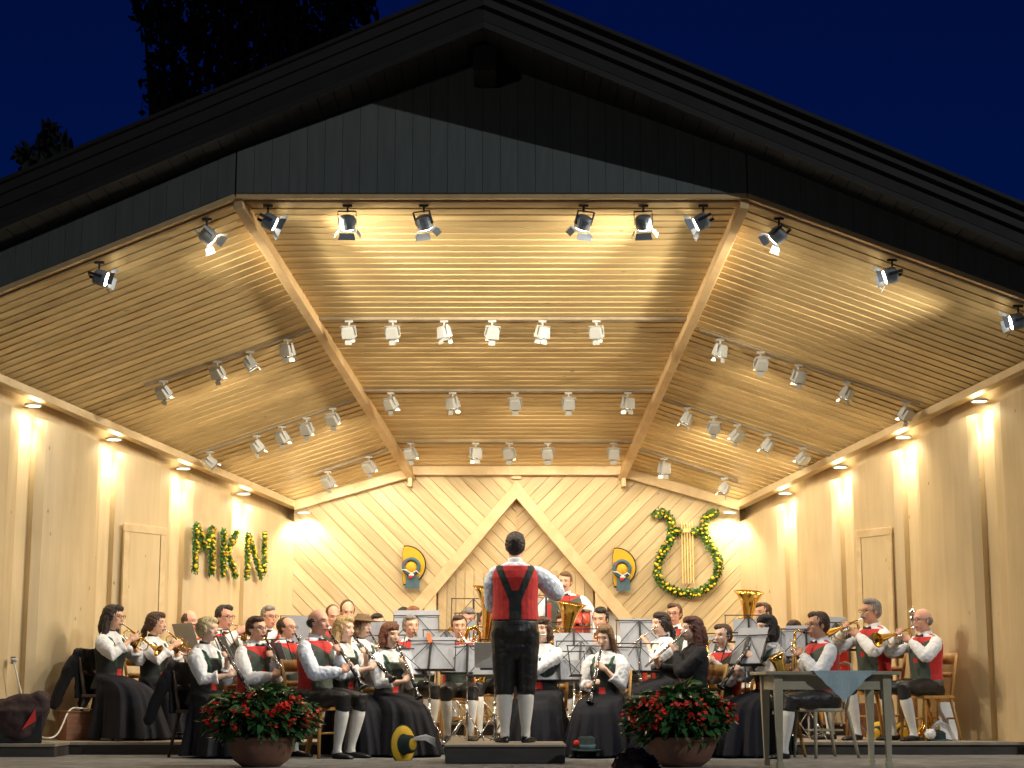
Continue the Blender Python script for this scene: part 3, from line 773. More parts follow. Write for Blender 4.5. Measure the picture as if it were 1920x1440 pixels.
INST = {}   # canonical instruments: origin = mouth, forward -Y, up Z
def inst_proto(kind):
    r = empty(kind)
    if kind == 'clarinet':
        b = MB(); b.tube([(0, -.06, 0), (0, -.12, 0), (0, -.56, 0)], [.011, .0135, .016], 12); b.build('body', M['ebony'], r, True)
        b = MB(); b.lathe([(.0165, 0), (.019, .03), (.03, .07), (.042, .10), (.038, .10), (.02, .05)], (0, -.56, 0), (0, -1, 0)); b.build('bell', M['ebony'], r, True)
        b = MB(); b.tube([(0, .01, .004), (0, -.03, 0), (0, -.06, 0)], [.005, .010, .012], 10); b.build('mouthpiece', M['ebony'], r, True)
        b = MB()
        for y in (-.065, -.125, -.33, -.555): b.lathe([(.0165, -.004), (.019, 0), (.0165, .004)], (0, y, 0), (0, 1, 0), 12)
        b.lathe([(.041, -.003), (.045, 0), (.041, .003)], (0, -.66, 0), (0, 1, 0), 20)
        for i in range(10):
            y = -.15-.038*i; b.lathe([(.0, .004), (.010, .004), (.010, 0)], (0, y, .016), (0, 0, 1), 10)
        for x in (-.016, .016): b.tube([(x, -.14, .010), (x, -.52, .012)], .0028, 6)
        b.build('keys', M['silver'], r, True)
    elif kind in ('trumpet', 'flugelhorn', 'silver trumpet'):
        g = M['silver'] if kind == 'silver trumpet' else M['gold']
        b = MB(); b.lathe([(.008, 0), (.013, .006), (.006, .02), (.005, .07)], (0, .005, 0), (0, -1, 0), 14); b.build('mouthpiece', M['silver'], r, True)
        rr_ = .062 if kind != 'flugelhorn' else .082
        b = MB(); pr = [(.006, 0), (.007, .06), (.010, .13), (.017, .19), (.030, .235), (rr_*.75, .262), (rr_, .275), (rr_*.97, .272), (rr_*.7, .258), (.026, .225), (.012, .18)]
        if kind == 'flugelhorn': pr = [(.009, 0), (.017, .06), (.026, .12), (.036, .18), (.050, .235), (rr_*.8, .262), (rr_, .275), (rr_*.97, .272), (rr_*.75, .258), (.040, .225), (.02, .18)]
        b.lathe(pr, (0, -.24, -.012), (0, -1, 0)); b.build('bell', g, r, True)
        b = MB()
        b.tube([(0, -.06, 0), (0, -.33, 0), (0, -.375, -.02), (0, -.385, -.055), (0, -.37, -.09), (0, -.33, -.108), (0, -.22, -.11)], .0062, 10)
        b.tube([(0, -.24, -.012), (-.0, -.12, -.012), (0, -.075, -.03), (0, -.06, -.06), (0, -.075, -.095), (0, -.13, -.11), (0, -.20, -.11)], .0065, 10)
        b.tube([(.02, -.25, -.05), (.05, -.25, -.05), (.06, -.29, -.05), (.02, -.31, -.05)], .005, 8)
        b.build('tubing', g, r, True)
        b = MB()
        for y in (-.20, -.228, -.256):
            b.tube([(.0, y, -.13), (.0, y, .0)], .0125, 12); b.tube([(0, y, 0), (0, y, .03)], .004, 8); b.tube([(0, y, .03), (0, y, .034)], .010, 10)
        b.build('valves', g if kind != 'flugelhorn' else M['silver'], r, True)
    elif kind == 'flute':
        b = MB(); b.tube([(.09, -.012, 0), (-.55, -.012, 0)], .0105, 12); b.tube([(.02, -.012, 0), (-.03, -.012, 0)], .013, 12); b.build('tube', M['silver'], r, True)
        b = MB()
        for i in range(12): b.lathe([(.0, .006), (.009, .006), (.009, 0)], (-.17-.03*i, -.012, .009), (0, 0, 1), 10)
        b.tube([(-.15, -.025, .004), (-.52, -.025, .004)], .003, 6); b.build('keys', M['silver'], r, True)
    elif kind == 'saxophone':
        b = MB(); b.tube([(0, .01, 0), (0, -.05, 0)], [.006, .011], 10); b.build('mouthpiece', M['ebony'], r, True)
        b = MB(); b.tube([(0, -.05, 0), (0, -.10, .018), (0, -.135, .005), (0, -.145, -.03)], [.010, .011, .012, .013], 12); b.build('neck', M['gold'], r, True)
        b = MB(); b.tube([(0, -.145, -.03), (0, -.15, -.2), (0, -.155, -.42), (0, -.17, -.49), (0, -.21, -.52), (0, -.255, -.50), (0, -.285, -.42), (0, -.31, -.33), (0, -.335, -.26), (0, -.36, -.215)], [.013, .018, .026, .029, .031, .034, .040, .048, .060, .078], 16); b.build('body', M['gold'], r, True)
        b = MB()
        for i in range(9): b.lathe([(.0, .008), (.014, .008), (.014, 0)], (.0+(.012 if i % 2 else -.004), -.178-.003*i, -.08-.042*i), (0, -1, 0), 10)
        b.tube([(.024, -.16, -.06), (.03, -.165, -.44)], .003, 6); b.tube([(-.024, -.16, -.06), (-.03, -.165, -.44)], .003, 6); b.build('keys', M['silver'], r, True)
    elif kind in ('tuba', 'euphonium'):
        k = 1.25 if kind == 'tuba' else .92
        b = MB(); b.lathe([(.014, 0), (.018, .006), (.008, .03), (.007, .08)], (0, .005, 0), (0, -1, 0), 14); b.build('mouthpiece', M['silver'], r, True)
        b = MB(); b.lathe([(.035*k, 0), (.05*k, .12*k), (.065*k, .24*k), (.09*k, .36*k), (.115*k, .44*k), (.155*k, .50*k), (.19*k, .525*k), (.185*k, .518*k), (.15*k, .485*k), (.10*k, .40*k), (.06*k, .24*k)], (.06*k, -.24*k, -.20*k), (.18, -.10, 1), 32); b.build('bell', M['gold'], r, True)
        b = MB(); q = lambda pts: [V(p)*k for p in pts]
        b.tube(q([(.06, -.24, -.19), (.055, -.24, -.35), (.03, -.24, -.44), (-.04, -.24, -.47), (-.11, -.24, -.43), (-.13, -.24, -.3), (-.13, -.24, -.1), (-.10, -.24, -.02), (-.04, -.24, .0), (-.0, -.22, -.04), (.0, -.2, -.3)]), [.034*k, .032*k, .030*k, .028*k, .026*k, .024*k, .021*k, .018*k, .016*k, .014*k, .012*k], 14)
        b.tube([(0, -.07, 0), (-.02*k, -.14*k, .02), (-.06*k, -.2*k, 0), (-.07*k, -.21*k, -.2*k)], [.008, .009, .010, .012], 10)
        for j in range(2): b.tube(q([(-.02+.0*j, -.20-.02*j, -.12), (-.09, -.19-.02*j, -.14), (-.10, -.19-.02*j, -.22), (-.03, -.2-.02*j, -.26)]), .010, 8)
        b.build('tubing', M['gold'], r, True)
        b = MB()
        for j in range(3): b.tube(q([(-.06+.036*j, -.16, -.26), (-.06+.036*j, -.16, -.09)]), .015*k, 12); b.tube(q([(-.06+.036*j, -.16, -.09), (-.06+.036*j, -.16, -.06)]), .006, 8)
        b.build('valves', M['silver'], r, True)
    TREE[r.name] = kids(r)
    return r
def inst_mat(kind, yaw, pitch):
    return Euler((0, 0, R(yaw))).to_matrix() @ (Euler((0, -R(pitch), 0)) if kind == 'flute' else Euler((R(pitch), 0, 0))).to_matrix()
GRIP = {'clarinet': ((.0, -.22, .0), (.0, -.42, .0)), 'trumpet': ((.015, -.20, -.06), (-.02, -.235, .0)), 'flute': ((-.13, -.02, 0), (-.38, -.02, 0)),
        'saxophone': ((.0, -.16, -.16), (.0, -.165, -.36)), 'tuba': ((.05, -.24, -.32), (-.05, -.2, -.12)), 'euphonium': ((.06, -.22, -.3), (-.05, -.16, -.10))}
GRIP['flugelhorn'] = GRIP['silver trumpet'] = GRIP['trumpet']

def ik(S, W, l1, l2, hint):
    S, W, hint = V(S), V(W), V(hint); d = W-S; L_ = d.length
    if L_ > (l1+l2)*.995: W = S+d.normalized()*(l1+l2)*.995; d = W-S; L_ = d.length
    a = (l1*l1-l2*l2+L_*L_)/(2*L_); h = math.sqrt(max(0, l1*l1-a*a)); dn = d.normalized(); p = (hint-dn*hint.dot(dn)).normalized()
    return S+dn*a+p*h, W
def hand(b, W, d, curl, side, k=1.0):
    # W wrist, d direction of palm, curl = direction the fingers close towards
    d = V(d).normalized(); curl = V(curl); curl = (curl-d*curl.dot(d)).normalized(); lat = d.cross(curl)*side
    m3 = Matrix((lat, d, curl)).transposed()
    b.ell(W+d*.045*k, (.040*k, .055*k, .017*k), 12, 8, rot=m3)
    b.tube([W-d*.02, W+d*.03*k], [.026*k, .030*k], 10)
    for i, (o, L_) in enumerate(((-.029, .95), (-.010, 1.06), (.010, 1.0), (.028, .8))):
        p0 = W+d*.080*k+lat*o*k; p1 = p0+(d*.030+curl*.014)*L_*k; p2 = p1+(d*.008+curl*.028)*L_*k; p3 = p2+(d*-.010+curl*.018)*L_*k
        b.tube([p0-d*.02, p0, p1, p2, p3], [.0092*k, .0092*k, .0088*k, .008*k, .0068*k], 7, round_ends=True)
    t0 = W+d*.025*k-lat*.030*k; t1 = t0+(-lat*.022+d*.022+curl*.018)*k; t2 = t1+(d*.020+curl*.022+lat*.004)*k
    b.tube([t0, t1, t2], [.012*k, .0105*k, .009*k], 7, round_ends=True)

def torso_rings(b, dz, inf=0.0, w=1.0, dep=1.0, z0=.46, z1=1.09, seg=24, hips=1.0, fem=False, belly=0):
    prof = [(.44, .165, .125, .0), (.50, .172, .135, .0), (.58, .160, .125, -.004), (.66, .150, .118, -.006), (.76, .158, .120, -.008), (.86, .172, .125, -.008), (.94, .182, .120, -.002), (1.00, .172, .105, .004), (1.045, .130, .085, .010), (1.075, .070, .065, .012), (1.10, .055, .058, .008)]
    if fem: prof = [(.44, .170, .13, .0), (.50, .172, .135, .0), (.58, .148, .115, -.004), (.66, .122, .098, -.006), (.76, .130, .108, -.010), (.86, .150, .128, -.018), (.94, .155, .108, -.006), (1.00, .148, .09, .004), (1.045, .108, .072, .010), (1.075, .058, .056, .012), (1.10, .046, .05, .008)]
    rr = []
    for z, a, c, y in prof:
        if z < z0-1e-6 or z > z1+1e-6: continue
        a += belly*math.exp(-((z-.62)/.17)**2); c += belly*.6*math.exp(-((z-.62)/.17)**2)
        rr.append([V(((a*w+inf)*math.copysign(abs(math.cos(t))**.85, math.cos(t)), y+(c*dep+inf)*math.copysign(abs(math.sin(t))**.9, math.sin(t)), z+dz)) for t in [2*math.pi*i/seg for i in range(seg)]])
    b.rings(rr)

PEOPLE = {}
def person(key, u, top, base, yaw, sex='m', hair='short', hc='brown', sk='a', inst=None, ip=45, iy=0, label='', glasses=False, must=False, pitch=0, hyaw=0,
           standing=False, outfit=None, D=None, s=None, chair='chair', lean=0, hands=None, voxel=.0095, hat=False, w=1.0, belly=0):
    fem = sex == 'f'; outfit = outfit or ('dress' if fem else 'tracht')
    ry = ray(u, top); H0 = 1.78 if standing else 1.33
    if D is None: D = (base+H0*(s or (.94 if fem else 1.0))-CZ)/ry.z
    if s is None:
        s = (CZ+D*ry.z-base)/H0; s = min(1.06, max(.86 if fem else .89, s))
    p = at(u, top, D); root = empty('person', (p.x, D, base), R(yaw), label, 'person', 'musicians of the brass band', scale=s)
    PM = Matrix.Translation((p.x, D, base)) @ Matrix.Rotation(R(yaw), 4, 'Z') @ Matrix.Scale(s, 4)
    dz = .45 if standing else 0
    rn = random.Random(hash(key) % 1000 if False else sum(map(ord, key)))
    hb = V((0, -.035, 1.215+dz))
    HRt = (Euler((0, 0, R(hyaw))).to_matrix() @ Euler((R(pitch), 0, 0)).to_matrix())
    HK = 1.055; X = lambda q: hb+HRt @ V(q)
    HS = Matrix.Translation(hb) @ Matrix.Diagonal((HK*rn.uniform(.95, 1.05), HK*rn.uniform(.97, 1.04), HK*rn.uniform(.96, 1.05), 1)) @ Matrix.Translation(-hb)
    b = MB()
    nl_ = rn.uniform(-.002, .005)
    # head
    b.ell(X((0, .012, .022)), (.074, .094, .090), 22, 14, rot=HRt)
    b.ell(X((0, -.020, -.030)), (.058, .068, .082), 18, 12, rot=HRt)
    b.ell(X((0, -.052, -.092)), (.026, .026, .020), 12, 8, rot=HRt)
    b.ell(X((0, -.070, .026)), (.048, .020, .016), 12, 8, rot=HRt)
    for sx in (-1, 1):
        b.ell(X((sx*.034, -.062, -.022)), (.020, .020, .018), 10, 8, rot=HRt)
        b.ell(X((sx*.074, .008, -.008)), (.008, .018, .030), 10, 8, rot=HRt)
    b.tube([X((0, -.080, .012)), X((0, -.093-nl_, -.018)), X((0, -.101-nl_*1.6, -.034))], [.0075, .0095, .012], 8, round_ends=True)
    b.ell(X((0, -.083, -.064)), (.024, .012, .012), 10, 8, rot=HRt)
    b.xf(HS)
    # neck
    b.tube([(0, .005, 1.02+dz), (0, .0, 1.08+dz), X((0, .012, -.06))], [.060, .054, .052] if not fem else [.052, .045, .044], 14)
    torso_rings(b, dz, -.018, w, 1.0, fem=fem)
    mouth = HS @ X((0, -.098, -.066))
    sw = (.165 if fem else .192)*w
    # arm targets
    if inst:
        kind = inst; R3 = inst_mat(kind, iy, ip); g = GRIP[kind]; tl, tr = [mouth+R3 @ V(q) for q in g]
        tg = {1: tl, -1: tr}
    else:
        tg = hands or {1: V((.10, -.42, .66)), -1: V((-.10, -.42, .66))}
        tg = {k: V(v) for k, v in tg.items()}
    arms = {}
    for sd in (1, -1):
        Sh = V((sd*sw, .0, .985+dz)); T = tg[sd]
        hint = V((sd*.55, .25, -1))
        if inst and inst in ('trumpet', 'flugelhorn', 'silver trumpet', 'flute'): hint = V((sd*.9, .1, -.8))
        if key == 'conductor' and sd == 1: hint = V((.05, .2, -1))
        off = V((sd*.06, .05, -.045)) if inst != 'flute' else V((sd*.02, .04, -.085))
        E, Wr = ik(Sh, T+off, .285, .245, hint)
        hd = (T-Wr); cu = V((-sd, -.2, .35))
        if inst is None: cu = V((-sd*.4, 0, -1)); hd = hd*1.0+V((0, -.05, 0))
        arms[sd] = (Sh, E, Wr, hd, cu)
        b.tube([Sh+V((-sd*.02, 0, -.01)), (Sh+E)/2, E], [.040, .040, .036], 12, round_ends=True)
        b.tube([E, E.lerp(Wr, .35), Wr], [.038, .037, .025] if not fem else [.034, .034, .022], 12, round_ends=True)
        hand(b, Wr, hd, cu, sd, .95 if fem else 1.05)
    # legs
    legs = {}
    for sd in (1, -1):
        if standing: Hp = V((sd*.095, 0, .93)); K = V((sd*.092, -.01, .50)); A = V((sd*.088, .02, .085)); To = V((sd*.15, -.15, .03))
        else:
            sp = rn.uniform(.11, .17); Hp = V((sd*.09, -.02, .53 if not fem else .52)); K = V((sd*(sp if not fem else .10), -.44 if not fem else -.40, .525 if not fem else .46)); A = V((sd*(sp-.02), -.42+rn.uniform(-.08, .12), .085)); To = A+V((sd*.03, -.17, -.05))
        legs[sd] = (Hp, K, A, To)
        b.tube([Hp, Hp.lerp(K, .5), K], [.080, .070, .052] if not (fem and not standing) else [.055, .05, .045], 12, round_ends=True)
        b.tube([K, K.lerp(A, .3), K.lerp(A, .6), A], [.050, .054, .044, .032], 12, round_ends=True)
    me = evalmesh(b, voxel, smooth=1, sfac=.5)
    Hi = np.array(HRt.transposed()); hbn = np.array(hb)
    def bodyfn(c):
        q = (c-hbn) @ Hi.T/HK; o = np.zeros(len(c))
        ax = np.abs(q[:, 0])
        lips = (ax < .022) & (q[:, 1] < -.078) & (np.abs(q[:, 2]+.066) < .0085); o[lips] = 1
        eyes = (np.abs(ax-.031) < .010) & (q[:, 1] < -.058) & (np.abs(q[:, 2]-.004) < .0048); o[eyes] = 2
        brow = (np.abs(ax-.032) < .015) & (q[:, 1] < -.062) & (np.abs(q[:, 2]-.024) < .0035); o[brow] = 3
        return o
    body = addpart('body', me, [skin(sk), M['lips'], M['eye'], hairm(hc)], root, bodyfn)
    # hair
    hm = hairm(hc); h = MB()
    def E_(c, r): h.ell(X(c), r, 20, 14, rot=HRt)
    if hair in ('short', 'receding', 'buzz'):
        f = {'short': 0, 'receding': .020, 'buzz': .010}[hair]
        E_((0, .028+f, .034-f*.3), (.079, .090, .088)); E_((0, .048, .0), (.076, .066, .072))
        for sx in (-1, 1): E_((sx*.060, .012, .018), (.020, .040, .040))
        if hair == 'short': E_((rn.choice((-1, 1))*.015, -.022, .085), (.055, .056, .034))
    elif hair == 'bald':
        E_((0, .046, -.005), (.080, .060, .050))
        for sx in (-1, 1): E_((sx*.066, .020, .0), (.014, .036, .034))
    elif hair == 'crown':   # bald on top, dark back
        E_((0, .024, .020), (.082, .084, .082)); E_((0, .045, -.04), (.070, .055, .055))
    else:
        E_((0, .022, .034), (.084, .096, .090)); E_((0, .050, -.005), (.082, .072, .082))
        E_((.012, -.018, .080), (.062, .066, .040))
        for sx in (-1, 1): E_((sx*.064, .012, .012), (.022, .050, .055))
        if hair == 'long':
            for sx in (-1, 1): h.tube([X((sx*.066, .02, .0)), X((sx*.075, .03, -.09)), X((sx*.080, .035, -.19)), X((sx*.07, .03, -.26))], [.030, .034, .030, .012], 10, round_ends=True)
            h.tube([X((0, .06, 0)), X((0, .085, -.10)), X((0, .09, -.22))], [.075, .075, .04], 14, round_ends=True)
        if hair == 'bob':
            for sx in (-1, 1): h.tube([X((sx*.064, .018, .0)), X((sx*.074, .015, -.07)), X((sx*.070, .005, -.10))], [.030, .036, .020], 10, round_ends=True)
            h.tube([X((0, .06, 0)), X((0, .07, -.08))], [.078, .066], 14, round_ends=True)
            E_((0, -.045, .062), (.058, .042, .034))
        if hair == 'pony':
            E_((0, .105, .0), (.030, .030, .034)); h.tube([X((0, .115, -.01)), X((.01, .145, -.08)), X((.02, .135, -.20)), X((.03, .12, -.27))], [.022, .032, .026, .010], 10, round_ends=True)
        if hair == 'bun':
            for k in range(9): E_((.035*math.cos(k*.9), .085+.025*math.sin(k*1.7), .060+.03*math.sin(k)), (.030, .026, .026))
        if hair == 'side':
            h.tube([X((.05, -.02, .06)), X((.082, .0, -.03)), X((.085, .02, -.13)), X((.075, -.03, -.22))], [.03, .032, .03, .012], 10, round_ends=True)
    if must: h.tube([X((-.034, -.086, -.056)), X((0, -.100, -.046)), X((.034, -.086, -.056))], [.006, .010, .006], 8, round_ends=True)
    h.xf(HS); addpart('hair', evalmesh(h, .0065, 1, disp=.016, dsize=.014), [hm], root)
    if glasses:
        g = MB()
        for sx in (-1, 1):
            g.tube([X((sx*.032+.021*math.cos(t), -.094, .003+.015*math.sin(t))) for t in [2*math.pi*i/12 for i in range(13)]], .0024, 6)
            g.tube([X((sx*.053, -.093, .008)), X((sx*.076, -.02, .008)), X((sx*.078, .02, .0))], .0022, 6)
        g.tube([X((-.011, -.096, .006)), X((.011, -.096, .006))], .0024, 6)
        g.xf(HS); g.build('glasses', M['glass'], root, True)
    # shirt
    jack = outfit == 'jacket'
    sh = MB(); torso_rings(sh, dz, .006, w, 1.0, z0=.56, z1=1.08, fem=fem, belly=belly)
    for sd in (1, -1):
        Sh, E, Wr, hd, cu = arms[sd]
        if fem and not jack:
            m1 = Sh.lerp(E, .55); e2 = E.lerp(Wr, .42)
            sh.tube([Sh+V((-sd*.02, 0, .005)), Sh.lerp(E, .25)+V((sd*.012, 0, 0)), m1, E, e2], [.058, .080, .080, .066, .044], 16, round_ends=True)
            sh.tube([E.lerp(Wr, .36), E.lerp(Wr, .40), E.lerp(Wr, .56)], [.045, .050, .066], 18)
        else:
            puff = 1.22 if key == 'conductor' else 1.0
            sh.tube([Sh+V((-sd*.035, 0, .006)), Sh.lerp(E, .3), Sh.lerp(E, .7), E], [.064, .068*puff, .068*puff, .064*puff], 16, round_ends=True)
            sh.tube([E, E.lerp(Wr, .3), E.lerp(Wr, .75), E.lerp(Wr, .92)], [.064*puff, .062*puff, .050, .034], 16, round_ends=True)
            sh.tube([E.lerp(Wr, .90), E.lerp(Wr, 1.0)], [.034, .034], 14)
    sm = M['jacket'] if jack else (M['blue_shirt'] if key in ('conductor', 'baldclar') else M['shirt'])
    addpart('jacket' if jack else 'blouse' if fem else 'shirt', evalmesh(sh, voxel, 1, disp=.016 if not jack else .014, dsize=.032), [sm], root)
    # collar
    c = MB()
    c.rings([[V((r_*math.cos(t), .004+r_*math.sin(t), z+dz+(.012*math.sin(t)))) for t in [2*math.pi*i/20 for i in range(20)]] for r_, z in ((.074, 1.055), (.066, 1.085), (.060, 1.108), (.055, 1.105))] if not fem else
            [[V((r_*math.cos(t), .004+r_*math.sin(t), z+dz+(.012*math.sin(t)))) for t in [2*math.pi*i/20 for i in range(20)]] for r_, z in ((.064, 1.045), (.056, 1.07), (.051, 1.098), (.047, 1.095))], cap=False)
    if outfit != 'jacket': c.build('neckband' if fem else 'collar', M['bow'] if fem else M['shirt'], root, True)
    else: c.build('collar', M['shirt'], root, True)
    if not fem:
        c = MB(); y0 = -.082
        for sx in (-1, 1): c.rings([[V((sx*a_, y0+yy, 1.050+dz+zz)) for yy, zz in ((-.006, 0), (0, hh), (.006, 0), (0, -hh))] for a_, hh in ((.0, .008), (.03, .020), (.055, .024), (.058, .0))])
        c.ell((0, y0, 1.05+dz), (.010, .010, .012)); c.build('bow_tie', M['bow'], root, True)
    # vest / bodice
    if not jack:
        v = MB(); torso_rings(v, dz, .020, w, 1.0, z0=.50 if fem else .57, z1=.945 if fem else 1.046, fem=fem, belly=belly)
        if not fem:
            for sd in (1, -1): v.tube([V((sd*.05, .004, 1.040+dz)), V((sd*(sw-.05), .002, .990+dz))], [.045, .055], 12, round_ends=True)
        else:
            for sd in (1, -1): v.tube([V((sd*.095, .10, .93)), V((sd*.105, .075, 1.0)), V((sd*.108, .0, 1.035)), V((sd*.105, -.085, .99)), V((sd*.095, -.12, .93))], .016, 10)
        me = evalmesh(v, .008 if key != 'conductor' else .0055, 2, disp=.008, dsize=.09)
        def vf(c):
            x = np.abs(c[:, 0]); y = c[:, 1]; z = c[:, 2]-dz; o = np.zeros(len(c))
            if fem:
                fr = y < -.01
                o[:] = 0
                o[z > .925] = 1; o[(z > .72) & fr & (np.abs(x-.05-(z-.72)*.25) < .010)] = 1
                o[(z < .70) & (z > .60) & (x < .035) & fr] = 3
            else:
                bk = y > .0
                if key == 'conductor':
                    cx = .022+.115*np.clip((z-.74)/.28, 0, 1)
                    o[bk & (np.abs(x-cx) < .032)] = 1; o[bk & (z < .83) & (x < np.maximum(cx, .045))] = 1
                    o[~bk & (np.abs(x-.12) < .035)] = 1
                else:
                    o[(x < .15) & ~bk & (z > .60)] = 1
                    o[(z > .955) & (x > .095)] = 1
                    o[~bk & (z > .74) & (z < .90) & (x < .15)] = 1
                    cx = .03+.10*np.clip((z-.62)/.36, 0, 1); o[bk & (np.abs(x-cx) < .03)] = 1
                    o[~bk & (z > .78) & (z < .825) & (x < .028)] = 0
                    o[~bk & (z > .925+x*.62)] = 0; o[(x < .085) & (z > 1.02)] = 0
            return o
        addpart('bodice' if fem else 'vest', me, [M['bodice'], M['dirgreen'], M['shirt'], M['red']] if fem else [M['red'], M['dkgreen'] if key == 'conductor' else M['green']], root, vf)
    # lower body
    if fem and not standing:
        k = MB(); seg = 56; rr = []
        # waist, hips, over the thighs, then falling to the floor
        L_ = [(.66, .0, .128, .105, 0), (.645, -.02, .155, .135, .01), (.63, -.07, .195, .195, .02), (.60, -.13, .225, .255, .03), (.555, -.175, .250, .305, .04), (.49, -.205, .268, .332, .05), (.42, -.22, .278, .345, .07), (.30, -.235, .30, .37, .10), (.15, -.25, .33, .40, .14), (.02, -.26, .36, .43, .17)]
        ph = rn.random()*6
        for z, y, a_, c_, rp_ in L_:
            rp_ *= 1.7; a_ *= .93 if z < .6 else 1
            rr.append([V(((a_+a_*rp_*(.45*math.sin(9*t+ph)+.35*math.sin(15*t+2*ph)+.3*math.sin(23*t+3*ph)))*math.cos(t), y+(c_+c_*rp_*.7*(.45*math.sin(9*t+ph)+.35*math.sin(15*t+2*ph)+.3*math.sin(23*t+3*ph)))*math.sin(t), z+.13*(y+c_*math.sin(t))*max(0, (z-.1)/.5))) for t in [2*math.pi*i/seg for i in range(seg)]])
        k.rings(rr); me = evalmesh(k, .012, 1); addpart('skirt', me, [M['skirt']], root)
    else:
        k = MB(); torso_rings(k, dz, .012, w, 1.02, z0=.44, z1=.62, fem=fem, belly=belly*.8)
        for sd in (1, -1):
            Hp, K, A, To = legs[sd]; end = K.lerp(A, .20)
            k.tube([Hp+V((0, 0, .0)), Hp.lerp(K, .5), K, end], [.118, .106, .088, .078] if standing else [.104, .092, .074, .066], 16, round_ends=True)
        if standing: k.ell((0, .015, .93), (.178*w, .15, .13)); k.ell((0, .0, .80), (.17*w, .12, .12))
        addpart('trousers', evalmesh(k, .011, 1, disp=.012, dsize=.07), [M['leather']], root)
        if outfit != 'plain' and not jack:
            bt = MB(); rr_ = []
            for z, i_ in (((.545, .018), (.55, .026), (.605, .026), (.61, .018)) if key != 'conductor' else ((.50, .012), (.505, .019), (.595, .019), (.60, .010))):
                rr_.append([V(((.158*w+i_+belly*.8)*math.cos(t), -.003+(.124+i_+belly*.5)*math.sin(t), z+dz)) for t in [2*math.pi*i/28 for i in range(28)]])
            bt.rings(rr_, cap=False); bt.build('belt', M['leather'] if key == 'conductor' else M['belt'], root, True)
        st = MB(); so_ = MB()
        for sd in (1, -1):
            Hp, K, A, To = legs[sd]
            st.tube([K.lerp(A, .17), K.lerp(A, .32), K.lerp(A, .60), K.lerp(A, .9), A+V((0, 0, -.03))], [.066, .070, .058, .040, .040] if standing else [.056, .064, .054, .038, .038], 16)
            st.ell(A+V((0, .0, -.03)), (.036, .05, .04))
        addpart('stockings', evalmesh(st, .011, 1), [M['stock']], root)
    sh_ = MB()
    for sd in (1, -1):
        Hp, K, A, To = legs[sd]; fd = V((To.x-A.x, To.y-A.y, 0)).normalized(); lat = V((-fd.y, fd.x, 0)); rr_ = []
        hz = A.z-.085
        for t, a_, h_ in ((-.055, .015, .02), (-.045, .032, .06), (0, .038, .065), (.06, .042, .055), (.12, .046, .045), (.17, .040, .036), (.20, .022, .022)):
            cp_ = V((A.x, A.y, hz))+fd*t
            rr_.append([cp_+lat*(a_*math.cos(q))+V((0, 0, h_*.5+h_*.5*math.sin(q)+.001)) for q in [2*math.pi*i/14 for i in range(14)]])
        sh_.rings(rr_)
    sh_.build('shoes', M['shoe'], root, True)
    if hat:
        c = MB(); hx = X((0, .02, .085)); ax_ = HRt @ V((0, -.10, 1)); c.lathe([(.0, .05), (.070, .045), (.086, -.01), (.145, -.026), (.155, -.020), (.086, -.002)], hx+V((0, -.02, 0)), ax_, 32)
        o = c.build('felt_hat', mat('brown_felt_hat', (.16, .10, .045), .85), None, True); tag(o, 'flat brown felt hat worn by the woman playing a clarinet at the left', 'hat')
        o.matrix_world = PM
    info = dict(root=root, M=PM, D=D, mouth=mouth, yaw=yaw, s=s, X=p.x, base=base, X_=X)
    PEOPLE[key] = info
    short = info['short'] = label
    if inst:
        first = inst not in INST
        if first: INST[inst] = inst_proto(inst)
        io = INST[inst] if first else dup(INST[inst])
        nm = inst.split()[-1]; io.name = nm
        if first: TREE[io.name] = kids(io)
        io.matrix_world = PM @ Matrix.Translation(mouth) @ inst_mat(inst, iy, ip).to_4x4()
        col = {'clarinet': 'black clarinet with silver keys', 'trumpet': 'golden trumpet', 'silver trumpet': 'silver trumpet', 'flugelhorn': 'golden flugelhorn', 'flute': 'silver flute', 'saxophone': 'golden saxophone', 'tuba': 'big golden tuba', 'euphonium': 'golden euphonium'}[inst]
        who = WHO[key]
        tag(io, '%s played by the %s' % (col, who), nm, {'clarinet': 'clarinets of the band', 'flute': 'flutes of the band'}.get(nm, 'brass and saxophones of the band'))
    if chair and not standing:
        CH(chair, PM, WHO[key])
    return info
CPRO = {}
